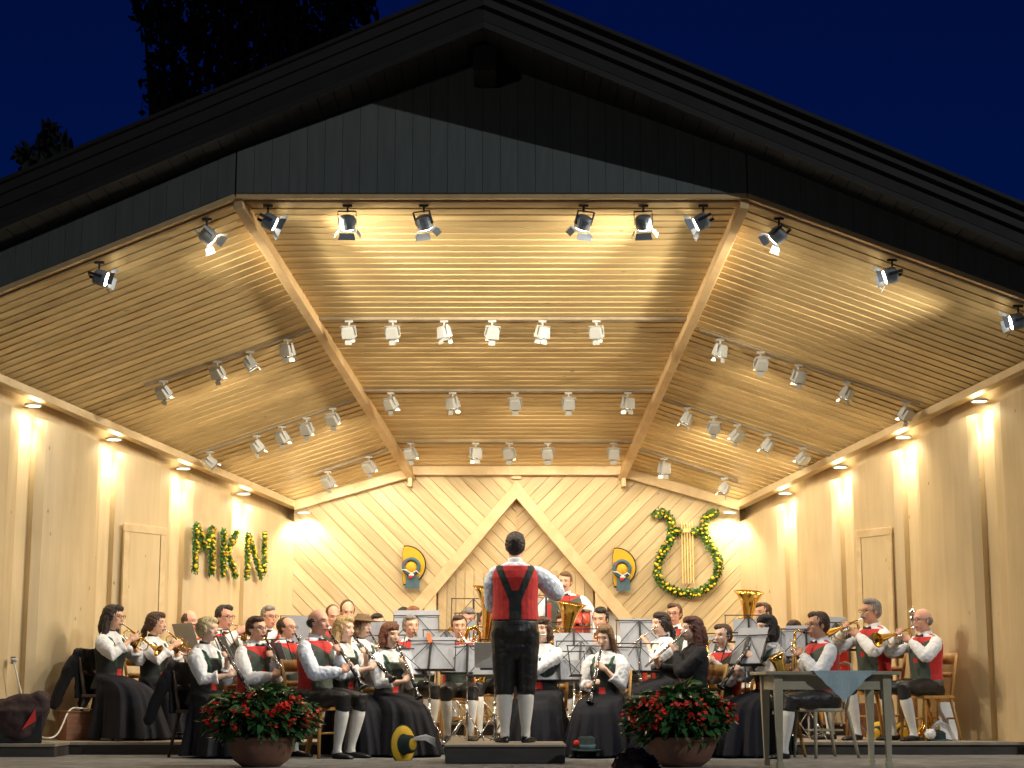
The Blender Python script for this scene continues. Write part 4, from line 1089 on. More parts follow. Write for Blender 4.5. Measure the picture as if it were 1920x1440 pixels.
def CH(kind, PM, who):
    first = kind not in CPRO
    if first:
        r = empty('chair'); mt = {'chair': M['chair'], 'dark': M['darkchair'], 'bent': M['olive']}[kind]
        b = MB()
        if kind == 'bent': b.lathe([(.0, .0), (.20, .0), (.21, .012), (.21, .028), (.20, .036), (.0, .034)], (0, -.03, .415), (0, 0, 1), 30)
        else: b.box((0, -.03, .435), (.41, .40, .03))
        b.build('seat', mt, r, bevel=.006)
        for sx in (-1, 1):
            b = MB(); b.tube([(sx*.165, -.19, .42), (sx*.185, -.21, 0)], [.019, .014], 10); b.build('leg', mt, r, True)
            b = MB(); b.tube([(sx*.17, .15, .42), (sx*.185, .20, .2), (sx*.20, .24, 0)], [.019, .017, .014], 10); b.build('leg', mt, r, True)
        b = MB()
        if kind == 'bent':
            b.tube([(-.17, .14, .43), (-.18, .18, .6), (-.17, .22, .76), (-.10, .25, .85), (0, .255, .87), (.10, .25, .85), (.17, .22, .76), (.18, .18, .6), (.17, .14, .43)], .014, 10)
            b.tube([(-.10, .15, .43), (-.11, .19, .6), (-.06, .23, .74), (0, .235, .76), (.06, .23, .74), (.11, .19, .6), (.10, .15, .43)], .010, 8)
        else:
            for sx in (-1, 1): b.tube([(sx*.175, .15, .43), (sx*.18, .19, .62), (sx*.18, .25, .88)], [.018, .016, .013], 10)
            b.box((0, .235, .82), (.35, .018, .11), rot=(R(-12), 0, 0)); b.box((0, .205, .66), (.35, .016, .05), rot=(R(-12), 0, 0))
        b.build('backrest', mt, r, True)
        b = MB(); b.tube([(-.17, -.2, .22), (.17, -.2, .22)], .010, 8); b.tube([(-.17, .2, .22), (.17, .2, .22)], .010, 8)
        if kind == 'bent': b = MB(); b.tube([(.17*math.cos(t), .0+.17*math.sin(t), .25) for t in [2*math.pi*i/24 for i in range(25)]], .009, 8)
        b.build('stretcher', mt, r, True); TREE[r.name] = kids(r); CPRO[kind] = r
    else: r = dup(CPRO[kind])
    r.matrix_world = PM
    nm = {'chair': 'varnished wooden chair', 'dark': 'dark wooden chair', 'bent': 'olive painted bentwood chair'}[kind]
    tag(r, '%s under the %s' % (nm, who), 'chair', 'chairs of the musicians')
    return r

# key: (who-phrase)
WHO = {
 'back4': 'dark-haired man behind the ginger-haired man', 'horn2': 'light brown-haired man left of the flute player', 'horn3': 'dark-haired man behind the auburn woman', 'sax2': 'brown-haired woman behind the golden saxophone',
 'girl1': 'long-haired girl at the far left', 'girl2': 'ponytailed girl second from the left', 'bald1': 'balding man beside the ponytailed girl',
 'bun': 'platinum blonde woman with a bun', 'darkgl': 'dark-haired man with glasses in the left back row', 'vestgl': 'young man with glasses beside the flower tub',
 'greyhorn': 'grey-haired man with glasses, left back row', 'browngl': 'brown-haired man with glasses behind the left clarinets', 'baldclar': 'tall bald man left of the podium',
 'blonde': 'blonde woman beside the tall bald clarinettist', 'back1': 'bald man in the rear left row', 'back2': 'short-haired man in the rear left row', 'hatw': 'woman in the brown hat',
 'auburn': 'short auburn-haired woman left of centre', 'ginger': 'ginger-haired man at the back left of centre', 'greyclar': 'grey-haired man left of centre', 'back3': 'grey-haired man at the back behind the centre',
 'trumC': 'dark-haired man facing the audience left of the conductor', 'tubaC': 'hidden player left behind the conductor', 'bangs': 'woman with bangs right of the conductor', 'euph1': 'man behind the big golden bell right of the conductor',
 'blackh': 'black-haired man behind the blonde clarinet girl', 'girlC': 'blonde girl right of the podium', 'glR': 'man with glasses in the rear right row', 'flute1': 'dark-haired woman with the raised arm, right side',
 'redh': 'red-haired woman in the black jacket', 'boysax': 'brown-haired boy right of the red-haired woman', 'euph2': 'short-haired man at the rear right', 'blackclar': 'black-haired woman behind the table',
 'sax': 'man with stubble behind the table', 'baldb': 'bald man seen from behind at the right', 'greymust': 'grey-haired man with moustache at the right', 'baldR': 'bald man with glasses at the far right'}
P_ = person
# ---- left side, facing right
P_('girl1', 209, 1136, T1, 68, 'f', 'long', 'dkbrown', 'a', 'trumpet', 30, 0, 'long-haired brunette girl in white blouse playing trumpet at the far left', chair='dark', glasses=True, D=16.8)
P_('girl2', 289, 1149, T1, 72, 'f', 'pony', 'brown', 'a', 'trumpet', 32, 0, 'girl with a brown ponytail playing trumpet, second from the left', D=17.2)
P_('bald1', 352, 1146, T1, 60, 'm', 'crown', 'brown', 'd', 'trumpet', 25, 0, 'balding man half hidden behind the red music stand at the left', D=18.6)
P_('bun', 386, 1158, 0, 62, 'f', 'bun', 'platinum', 'b', 'clarinet', 52, 0, 'woman with platinum blonde bun in white blouse playing clarinet', chair='dark', D=15.6)
P_('darkgl', 418, 1137, T1, 50, 'm', 'short', 'dkbrown', 'd', 'trumpet', 12, 0, 'dark-haired man with black glasses playing trumpet in the left back row', glasses=True, D=18.2)
P_('vestgl', 478, 1157, 0, 52, 'm', 'short', 'brown', 'a', 'clarinet', 55, 0, 'young brown-haired man with glasses in green and red vest playing clarinet', glasses=True, D=15.9)
P_('greyhorn', 503, 1138, T2-.05, 40, 'm', 'short', 'grey', 'd', 'flugelhorn', 15, 0, 'grey-haired man with glasses playing a horn in the left back row', glasses=True, D=19.2)
P_('browngl', 536, 1158, T1, 55, 'm', 'receding', 'brown', 'd', 'clarinet', 50, 0, 'man with receding brown hair and glasses behind a folded music stand, left', glasses=True, D=17.4)
P_('baldclar', 593, 1143, 0, 58, 'm', 'bald', 'dkbrown', 'd', 'clarinet', 52, 0, 'tall bald man in pale blue shirt playing clarinet in the front row', D=15.5)
P_('blonde', 642, 1157, 0, 55, 'f', 'long', 'blonde', 'b', 'clarinet', 40, 0, 'woman with loose blonde hair playing clarinet beside the tall bald man', D=15.95)
P_('back1', 624, 1137, T2, 20, 'm', 'receding', 'brown', 'd', None, label='bald man looking down in the rear left row', pitch=15, D=19.1)
P_('back2', 651, 1128, T2, 15, 'm', 'buzz', 'brown', 'a', None, label='man with short brown hair in the rear row beside the left wall hat', pitch=15, D=19.3)
P_('hatw', 676, 1154, T1, 52, 'f', 'bob', 'ltbrown', 'b', 'clarinet', 50, 0, 'woman wearing a flat brown hat and playing clarinet', hat=True, D=17.0)
P_('auburn', 728, 1170, 0, 45, 'f', 'bob', 'auburn', 'b', 'clarinet', 58, 0, 'woman with short auburn hair and green bodice playing clarinet', D=15.9)
P_('ginger', 774, 1138, T2, 10, 'm', 'short', 'ginger', 'b', None, label='ginger-haired man hidden below the eyes by a music stand', pitch=12, D=19.2)
P_('back4', 756, 1141, T2, 20, 'm', 'short', 'dkbrown', 'b', None, label='dark-haired man peeping out behind the ginger-haired man', pitch=10, D=19.6)
P_('horn2', 1185, 1160, T1, -25, 'm', 'receding', 'ltbrown', 'd', 'flugelhorn', 30, 0, 'man with light brown hair behind the stand left of the flute player', D=18.4)
P_('horn3', 706, 1152, T1, 30, 'm', 'short', 'dkbrown', 'a', 'trumpet', 30, 0, 'dark-haired man between the hat woman and the auburn woman', D=18.6)
P_('sax2', 1490, 1164, T1, -40, 'f', 'bob', 'brown', 'b', 'clarinet', 50, 0, 'brown-haired woman behind the golden saxophone', D=17.9)
P_('greyclar', 769, 1155, T1, 25, 'm', 'short', 'grey', 'a', 'clarinet', 58, 0, 'grey-haired man in red and green vest playing clarinet, left of centre', D=17.6)
P_('back3', 879, 1142, T2, -5, 'm', 'short', 'grey', 'd', None, label='grey-haired man at the back with only his forehead showing', pitch=15, D=19.0)
P_('trumC', 861, 1158, T1, 5, 'm', 'short', 'brown', 'c', 'flugelhorn', 40, 15, 'dark-haired man in leather shorts facing the audience, left of the conductor', D=16.8)
P_('tubaC', 912, 1146, T1, 8, 'm', 'short', 'brown', 'a', 'tuba', 0, -25, 'tuba player almost wholly hidden behind the conductor', D=17.9)
P_('bangs', 1018, 1158, 0, -20, 'f', 'bob', 'brown', 'b', 'flute', 10, 0, 'woman with brown bangs playing flute right beside the conductor', D=16.0)
P_('euph1', 1057, 1152, T1, -10, 'm', 'short', 'brown', 'd', 'euphonium', 0, 0, 'man with brown hair behind the golden bell right of the conductor', D=18.0)
P_('blackh', 1127, 1141, T1, -20, 'm', 'short', 'black', 'a', 'trumpet', 45, 0, 'black-haired man in the back row right of the golden bell', pitch=8, D=18.2)
P_('girlC', 1136, 1174, 0, -25, 'f', 'side', 'ltbrown', 'b', 'clarinet', 60, 0, 'girl with light brown hair looking down at her clarinet, right of the podium', pitch=14, D=15.8)
P_('glR', 1266, 1133, T2, -25, 'm', 'short', 'brown', 'd', None, label='man with brown hair and dark glasses in the rear right row', glasses=True, D=19.2)
P_('flute1', 1243, 1150, T1, -62, 'f', 'pony', 'dkbrown', 'b', 'flute', 28, 12, 'dark-haired woman in white blouse playing flute, facing left', D=17.2)
P_('redh', 1302, 1157, 0, -68, 'f', 'long', 'redbrown', 'b', 'flute', 32, 22, 'woman with red-brown hair in a black jacket playing flute', outfit='jacket', D=15.6)
P_('boysax', 1358, 1172, 0, -45, 'm', 'short', 'brown', 'b', 'saxophone', 0, 0, 'brown-haired boy with bow tie playing saxophone', D=15.95)
P_('euph2', 1433, 1131, T2, -50, 'm', 'short', 'brown', 'a', 'euphonium', 0, 0, 'short-haired man playing euphonium in the rear right row', D=18.9)
P_('blackclar', 1441, 1155, 0, -62, 'f', 'bob', 'black', 'b', 'clarinet', 48, 0, 'black-haired woman in white blouse playing clarinet behind the table', D=15.7)
P_('sax', 1538, 1149, 0, -68, 'm', 'short', 'brown', 'c', 'saxophone', 0, 0, 'man with stubble and short brown hair playing saxophone on a bentwood chair', glasses=True, chair='bent', D=15.5)
P_('baldb', 1570, 1156, T1, -100, 'm', 'bald', 'ginger', 'd', None, label='bald man turned away behind the saxophone player', D=18.6)
P_('greymust', 1636, 1124, T1, -62, 'm', 'short', 'grey', 'c', 'flugelhorn', 18, 0, 'grey-haired man with moustache and glasses playing flugelhorn at the right', glasses=True, must=True, D=17.0)
P_('baldR', 1733, 1142, T1, -62, 'm', 'bald', 'grey', 'd', 'flugelhorn', 14, 0, 'bald man with glasses playing flugelhorn at the far right', glasses=True, D=16.7)
P_('drummer', 1060, 1073, T2, -15, 'm', 'short', 'ltbrown', 'a', None, label='standing man with moustache and bow tie behind the red drum', must=True, standing=True, D=18.8, hands={1: (.30, -.22, 1.02), -1: (-.28, -.25, 1.04)}, w=1.25, pitch=6)
P_('conductor', 966, 1000, .15, 180, 'm', 'short', 'dkbrown', 'd', None, label='conductor in red vest and leather breeches standing on the podium with his back to us', standing=True, D=14.8, s=1.0,
   hands={1: (.08, -.38, 1.24), -1: (-.27, -.42, 1.46)}, voxel=.008, w=1.03, belly=.022)
# head of a spectator in the foreground
g = empty('person', at(1192, 1500, 5.7)-V((0, 0, .75)), 0, 'spectator with dark hair seen from behind at the bottom edge', 'person')
b = MB(); b.ell((0, 0, .92-.12), (.078, .095, .11)); b.tube([(0, .02, .55), (0, .01, .70), (0, 0, .80)], [.07, .058, .055], 14); b.loft([((0, .0, 0), .2, .14), ((0, 0, .2), .2, .13), ((0, 0, .45), .22, .12), ((0, 0, .53), .18, .10), ((0, 0, .59), .07, .06)])
me = evalmesh(b, .012, 1); addpart('body', me, [skin('a')], g)
b = MB(); b.ell((0, -.012, .82), (.088, .106, .112)); b.ell((0, -.03, .76), (.084, .085, .09)); addpart('hair', evalmesh(b, .008, 1, disp=.02, dsize=.015), [hairm('dkbrown')], g)
b = MB(); b.loft([((0, .0, -.02), .21, .15), ((0, 0, .2), .21, .14), ((0, 0, .45), .235, .13), ((0, 0, .53), .19, .11), ((0, 0, .57), .08, .07)]); addpart('jacket', evalmesh(b, .014, 1, disp=.015), [M['jacket']], g)
g.rotation_euler = (0, 0, math.pi)
gt = at(1192, 1403, 5.7); g.location = (gt.x, 5.7, gt.z-.932)

# ---------------------------------------------------------------- drum, cymbal
pd = PEOPLE['drummer']
c0 = at(1078, 1172, 18.45); T2_ = T2; r = empty('drum', (c0.x, 18.45, T2), 0, 'red drum with chrome hoops and rods in front of the moustached man', 'drum')
b = MB(); b.lathe([(.17, 0), (.17, .30)], (0, 0, c0.z-T2-.15), cap=True, seg=32); b.build('shell', M['drumred'], r, True)
b = MB()
for z in (-.15, .0, .15): b.lathe([(.172, -.012), (.182, -.012), (.182, .012), (.172, .012)], (0, 0, c0.z-T2+z), seg=32)
for i in range(10): a = i*.628+.1; b.tube([(.185*math.cos(a), .185*math.sin(a), c0.z-T2-.15), (.185*math.cos(a), .185*math.sin(a), c0.z-T2+.15)], .005, 6)
b.build('hoops', M['chrome'], r)
b = MB(); b.lathe([(0, .003), (.168, .003), (.168, 0)], (0, 0, c0.z-T2+.155), seg=32); b.build('drum_head', M['white'], r)
b = MB()
for a in (0, 2.1, 4.2): b.tube([(.12*math.cos(a), .12*math.sin(a), c0.z-T2-.15), (.25*math.cos(a), .25*math.sin(a), 0)], .01, 8)
b.build('stand', M['chrome'], r)
T2 = T2_; c0 = at(848, 1179, 18.6); r = empty('cymbal', (c0.x, 18.6, T2), 0, 'bronze cymbal on a stand seen edge-on beside the dark-haired man', 'cymbal')
b = MB(); b.lathe([(.0, .025), (.03, .022), (.05, .006), (.20, -.018), (.198, -.022), (.05, 0)], (0, 0, c0.z-T2), (-.12, -.1, 1), 36); b.build('plate', M['bronze'], r, True)
b = MB(); b.tube([(0, 0, 0), (0, 0, c0.z-T2+.04)], .01, 8)
for a in (0, 2.1, 4.2): b.tube([(0, 0, .3), (.22*math.cos(a), .22*math.sin(a), 0)], .007, 6)
b.build('stand', M['chrome'], r)
# white kettle covers behind conductor and drum (bass drum heads)
for (u, v, rr_, D_, lab) in ((1000, 1180, 58, 19.5, 'large white bass drum head standing behind the conductor'),):
    c0 = at(u, v, D_); r = empty('bass_drum', (c0.x, D_, T2), 0, lab, 'drum')
    rad = rr_/F*D_; b = MB(); b.lathe([(0, 0), (rad, 0)], (0, -.2, c0.z-T2), (0, -1, 0), 40); b.build('drum_head', M['white'], r)
    b = MB(); b.lathe([(rad, 0), (rad+.012, 0), (rad+.012, .38), (rad, .38)], (0, -.19, c0.z-T2), (0, 1, 0), 40); b.build('shell', M['drumred'], r)
    b = MB(); b.box((-.2, 0, (c0.z-T2-rad)/2+.05), (.04, .3, c0.z-T2-rad+.1)); b.box((.2, 0, (c0.z-T2-rad)/2+.05), (.04, .3, c0.z-T2-rad+.1)); b.build('stand', M['black'], r)

# ---------------------------------------------------------------- music stands
def stand_proto():
    r = empty('music_stand')
    # desk frame lies in the XZ plane, centre at origin height 0; player on the -Y side... desk part origin at its centre
    b = MB(); W_, H_ = .25, .14
    for x in (-W_, W_): b.tube([(x, 0, -H_), (x*.96, 0, H_)], .0055, 6)
    for z in (-H_, H_): b.tube([(-W_, 0, z), (W_, 0, z)], .0055, 6)
    b.tube([(-W_, 0, -H_), (0, .0, H_)], .004, 6); b.tube([(W_, 0, -H_), (0, .0, H_)], .004, 6); b.box((0, .006, 0), (.022, .008, 2*H_))
    b.box((0, -.025, -H_), (2*W_, .05, .006)); o = b.build('desk', M['black'], r)
    b = MB(); b.tube([(0, 0, .12), (0, 0, .55)], .011, 8); b.tube([(0, 0, .5), (0, 0, 1.0)], .007, 8); b.ell((0, 0, .55), .018, 8, 6); b.build('post', M['chrome'], r, True)
    for a in (.5, 2.6, 4.7):
        b = MB(); d = V((math.cos(a), math.sin(a), 0)); b.tube([d*.01+V((0, 0, .38)), d*.28+V((0, 0, .008))], .0065, 6); b.tube([V((0, 0, .14)), d*.15+V((0, 0, .19))], .004, 6); b.ell(d*.28+V((0, 0, .012)), .012, 8, 6); b.build('leg', M['chrome'], r, True)
    TREE[r.name] = kids(r); return r
STP = stand_proto()
def sheet_mesh(wl, wr, h):
    b = MB(); n = 8
    rows_ = []
    for i in range(n+1):
        x = -wl+(wl+wr)*i/n; y = -.014-.010*math.sin(abs(x)*9)*(1 if i % 2 else .8); rows_.append((x, y))
    vs = [(x, y, z) for x, y in rows_ for z in (0, h)]+[(x, y-.003, z) for x, y in rows_ for z in (0, h)]
    m_ = 2*(n+1); fs = []
    for i in range(n): fs += [(2*i, 2*i+2, 2*i+3, 2*i+1), (m_+2*i+1, m_+2*i+3, m_+2*i+2, m_+2*i), (2*i+1, 2*i+3, m_+2*i+3, m_+2*i+1), (2*i, m_+2*i, m_+2*i+2, 2*i+2)]
    fs += [(0, 1, m_+1, m_), (2*n+1, 2*n, m_+2*n, m_+2*n+1)]; b.add(vs, fs); return b
nst = [0]
def stand(u, v, D, base, yaw, desc, tilt=18, sheets=(.20, .22, .30), hs=.0, red=False, clip=False):
    p = at(u, v, D); hgt = p.z-base
    r = STP if nst[0] == 0 else dup(STP); nst[0] += 1
    r.location = (p.x, D, base); r.rotation_euler = (0, 0, R(yaw)); tag(r, ('folding music stand ' if not red else 'red-framed folding music stand ')+desc, 'music stand', 'music stands of the band')
    for c in TREE[r.name]:
        if c.name.startswith('desk'):
            c.location = (0, 0, hgt); c.rotation_euler = (R(tilt), 0, 0)
            if red: c.data = c.data.copy(); c.data.materials.clear(); c.data.materials.append(M['redcloth'])
        if c.name.startswith('post'): c.scale = (1, 1, hgt/1.0)
        if c.name.startswith('leg'): c.location = (0, 0, 0)
    if sheets:
        b = sheet_mesh(*sheets); o = b.build('music_sheets', M['paperw'] if hs else M['paper'])
        o.matrix_world = Matrix.Translation((p.x, D, p.z)) @ Matrix.Rotation(R(yaw), 4, 'Z') @ Matrix.Rotation(R(tilt), 4, 'X') @ Matrix.Translation((0, 0, -.135))
        tag(o, 'pale music sheets on the stand '+desc, 'sheet music', 'music sheets on the stands')
        if clip:
            b = MB(); b.box((.02, -.0, sheets[2]-.02), (.035, .03, .10), rot=(0, R(20), 0)); o2 = b.build('clip', M['orange']); o2.matrix_world = o.matrix_world.copy(); tag(o2, 'orange paper clip on the sheets of the stand '+desc, 'clip')
# yaw: desk -Y side faces the player; players facing +X sit on the left so desk faces -X => yaw = -90
stand(423, 1206, 17.0, 0, -60, 'right of the blonde bun woman', 25, (.12, .12, .22))
stand(518, 1226, 15.9, 0, -50, 'before the young man with glasses', 22, (.18, .18, .25))
stand(564, 1180, 18.0, T1, 30, 'behind the shoulder of the tall bald man', 15, (.2, .1, .28))
stand(700, 1190, 17.9, T1, 25, 'between the hat woman and the auburn woman', 15, (.18, .20, .27))
stand(780, 1178, 18.4, T1, 178, 'with a wide black frame behind the grey-haired clarinettist', 14, (.24, .24, .34), hs=0)
stand(752, 1240, 16.0, 0, -140, 'tilted in front of the auburn woman', 30, (.2, .2, .27))
stand(806, 1228, 16.1, 0, 168, 'with an orange clip left of centre', 20, (.22, .20, .32), clip=True)
stand(876, 1234, 16.2, 0, 178, 'just in front of the man in leather shorts', 18, (.13, .22, .27))
stand(928, 1238, 15.8, 0, 182, 'half hidden by the left side of the conductor', 20, (.16, .2, .26))
stand(896, 1174, 18.1, T1, 180, 'behind the head of the man in leather shorts', 12, (.1, .16, .2))
stand(888, 1146, 19.0, T2, 185, 'empty at the back left of the conductor', 8, None)
stand(1024, 1141, 17.9, T1, 178, 'empty at the back right of the conductor', 8, None)
stand(1048, 1248, 15.9, 0, 186, 'right beside the right leg of the conductor', 22, (.2, .2, .2))
stand(1076, 1204, 17.3, 0, 180, 'in front of the golden bell', 18, (.2, .2, .24))
stand(1112, 1238, 15.9, 0, 205, 'with two leaning sheets right of the podium', 20, (.18, .05, .30))
stand(1152, 1240, 16.2, 0, 160, 'dark one before the girl looking down', 24, (.12, .14, .28))
stand(716, 1216, 17.0, 0, 150, 'low behind the shoulder of the auburn woman', 22, (.14, .18, .24))
stand(838, 1206, 17.6, T1, 195, 'between the grey-haired clarinettist and the man in leather shorts', 16, (.16, .12, .26))
stand(1088, 1226, 16.9, T1-.001, 170, 'low between two leaning sheets right of the podium', 26, (.15, .2, .24))
stand(1232, 1206, 18.2, T1, 165, 'behind the back of the flute player', 12, (.2, .16, .28))
stand(1462, 1204, 17.4, T1, 190, 'between the black-haired woman and the golden saxophone', 16, (.16, .18, .26))
stand(1200, 1188, 17.8, T1, 185, 'left of the flute player with the raised arm', 14, (.2, .2, .30))
stand(1198, 1232, 17.0, 0, 200, 'low behind the knees of the flute player', 18, (.12, .15, .25))
stand(1342, 1214, 16.0, 0, 130, 'before the brown-haired boy', 20, (.12, .16, .26))
stand(1396, 1218, 15.6, 0, 130, 'leaning before the black-haired woman', 24, (.2, .16, .36))
stand(1404, 1178, 18.0, T1, 175, 'below the rear golden bell', 12, (.16, .16, .24))
stand(1512, 1205, 16.9, 0, 170, 'behind the golden saxophone', 18, (.2, .2, .32))
stand(1572, 1192, 17.2, T1, 200, 'behind the neck of the saxophone player', 18, (.14, .18, .34))
stand(352, 1196, 17.9, T1, -50, 'in front of the girl with the ponytail', 20, red=True)
# the conductor's score on his own stand
stand(952, 1225, 15.6, 0, 0, 'hidden in front of the conductor', 30, (.30, .25, .26), hs=1)

# ---------------------------------------------------------------- podium, table, flowers
pc = at(947, 1420, 14.25)
r = empty('podium', (pc.x, 14.7, 0), 0, 'low dark wooden podium the conductor stands on', 'podium')
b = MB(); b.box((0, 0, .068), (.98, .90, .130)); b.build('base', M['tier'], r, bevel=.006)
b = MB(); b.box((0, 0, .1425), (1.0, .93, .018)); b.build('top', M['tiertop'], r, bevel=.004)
# table
tl, tr_ = at(1442, 1262, 13.45), at(1674, 1262, 13.45)
cx = (tl.x+tr_.x)/2; W_ = (tr_.x-tl.x); TH = .735
r = empty('table', (cx, 13.75, 0), R(3), 'old olive grey wooden table in front of the stage right', 'table')
b = MB(); b.box((0, 0, TH-.012), (W_+.10, .66, .026)); b.build('table_top', M['olive'], r, bevel=.004)
b = MB()
for y in (-.26, .26): b.box((0, y, TH-.085), (W_-.10, .022, .11))
for x in (-1, 1): b.box((x*(W_/2-.05), 0, TH-.085), (.022, .50, .11))
b.build('apron', M['olive'], r, bevel=.003)
for x in (-1, 1):
    for y in (-.26, .26):
        b = MB(); b.rings([[V((x*(W_/2-.055)+i*s_, y+j*s_, z)) for i, j in ((-1, -1), (1, -1), (1, 1), (-1, 1))] for z, s_ in ((0, .022), (.04, .024), (.045, .018), (.5, .030), (TH-.026, .034))]); b.build('leg', M['olive'], r)
# cloth with hanging corner
b = MB(); n = 14; vs = []; fs = []
yo = -.333
for i in range(n+1):
    t = i/n; x = .02-.24+.48*t+.0
    dpt = .235*(1-abs(2*t-1))+.004*(1 if i % 2 else -1)
    for j in range(7):
        q = j/6; vs.append((x*(1-.0*q)+.02*math.sin(q*3), yo-.004-.006*math.sin(i*1.4)*q, TH+.004-dpt*q))
    vs_top = (x, yo+.02, TH+.004)
for i in range(n):
    for j in range(6): fs.append((7*i+j, 7*i+7+j, 7*i+8+j, 7*i+1+j))
b.add(vs, fs); b2 = len(b.v)
b.add([(-.23, yo-.002, TH+.0035), (.25, yo-.002, TH+.0035), (.01+.1, .28, TH+.0035), (-.1, .28, TH+.0035)], [(0, 1, 2, 3)])
o = b.build('tablecloth', M['cloth'], None); sm_ = o.modifiers.new('t', 'SOLIDIFY'); sm_.thickness = .003; o.location = (cx+.05, 13.75, 0); o.rotation_euler = (0, 0, R(3))
tag(o, 'small pale blue lace cloth with one corner hanging over the table front', 'tablecloth')

def flower_tub(u, D, wpx, ytop, ycl, ypt, ypb, potl, potr, label, seed):
    rn = random.Random(seed); c0 = at(u, ypb, D); base = 0
    r = empty('flower_tub', (c0.x, D, 0), 0, label, 'flower pot', 'begonia tubs at the stage edge')
    pw = (potr-potl)/2/F*D; pz = at(u, ypt, D).z; px = at((potl+potr)/2, ypb, D).x-c0.x
    b = MB(); b.lathe([(0, 0), (pw*.55, 0), (pw*.80, .05), (pw*.97, pz*.75), (pw*1.02, pz), (pw*1.08, pz+.005), (pw*1.08, pz+.03), (pw*.98, pz+.03), (pw*.95, pz-.02), (0, pz-.03)], (px, 0, 0), seg=36); b.build('pot', M['pot'], r, True)
    zt = at(u, ytop, D).z; zb = at(u, ycl, D).z; hw = wpx/2/F*D; hc_ = (zt+zb)/2; hh = (zt-zb)/2
    def pt(k=1):
        while True:
            x, y, z = rn.uniform(-1, 1), rn.uniform(-1, 1), rn.uniform(-1, 1); d = x*x+y*y+z*z
            if .12 < d < 1 and (z > -.45 or x*x+y*y > .1): return V((x*hw, y*hw*.8, hc_+z*hh*(1+.14*math.sin(5*x)))), V((x, y, z))
    b = MB()
    for k in range(1500):
        p, d = pt(); sz = rn.uniform(.024, .060)
        fwd = V((d.x, d.y, d.z*.4-.25)).normalized(); q = fwd.to_track_quat('Y', 'Z').to_matrix() @ Euler((rn.uniform(-.6, .6), rn.uniform(-.7, .7), rn.uniform(-.6, .6))).to_matrix()
        P = [q @ V(x)*sz+p for x in ((0, -.9, 0), (.5, -.45, .10), (.62, .15, .10), (.3, .8, -.05), (0, 1.35, -.22), (-.3, .8, -.05), (-.62, .15, .10), (-.5, -.45, .10), (0, .1, -.02))]
        b.add(P, [(8, i, (i+1) % 8) for i in range(8)])
    o = b.build('foliage', M['leaf'], r, fixn=False, smooth=False); o['kind'] = 'stuff'
    b = MB()
    for k in range(30):
        p, d = pt(); dn = d.normalized(); p = V((dn.x*hw*.9, dn.y*hw*.82, hc_+dn.z*hh*.8)); b.tube([V((px*.5, 0, pz)), p*.6+V((0, 0, pz*.4)), p], [.005, .004, .003], 5)
    b.build('stems', mat('begonia_stem', (.08, .13, .03), .5), r)
    b = MB()
    for k in range(52):
        p, d = pt(); dn = d.normalized(); dn.y = -abs(dn.y); dn.z = dn.z*.75+.08; c = V((dn.x*hw*.98, dn.y*hw*.85, hc_+dn.z*hh*.95))
        for j in range(rn.randint(2, 8)):
            cc = c+V((rn.gauss(0, .022), rn.gauss(0, .022), rn.gauss(-.005, .020))); q = Euler((rn.uniform(-1, 1), rn.uniform(-1, 1), rn.random()*6)).to_matrix()
            for a in range(4):
                t = a*math.pi/2; e = V((math.cos(t), math.sin(t), .25)); f_ = V((-math.sin(t), math.cos(t), 0)); s_ = rn.uniform(.011, .018)
                b.add([cc+q @ x*s_ for x in (V((0, 0, 0)), e*.7+f_*.6, e*1.3, e*.7-f_*.6)], [(0, 1, 2, 3)])
    o = b.build('flowers', M['flower'], r, fixn=False); o['kind'] = 'stuff'
flower_tub(487, 13.75, 215, 1288, 1402, 1388, 1440, 427, 552, 'tub of red begonias at the left stage edge below the clarinet players', 3)
flower_tub(1273, 13.75, 210, 1284, 1404, 1388, 1440, 1214, 1343, 'tub of red begonias at the right stage edge beside the podium', 9)

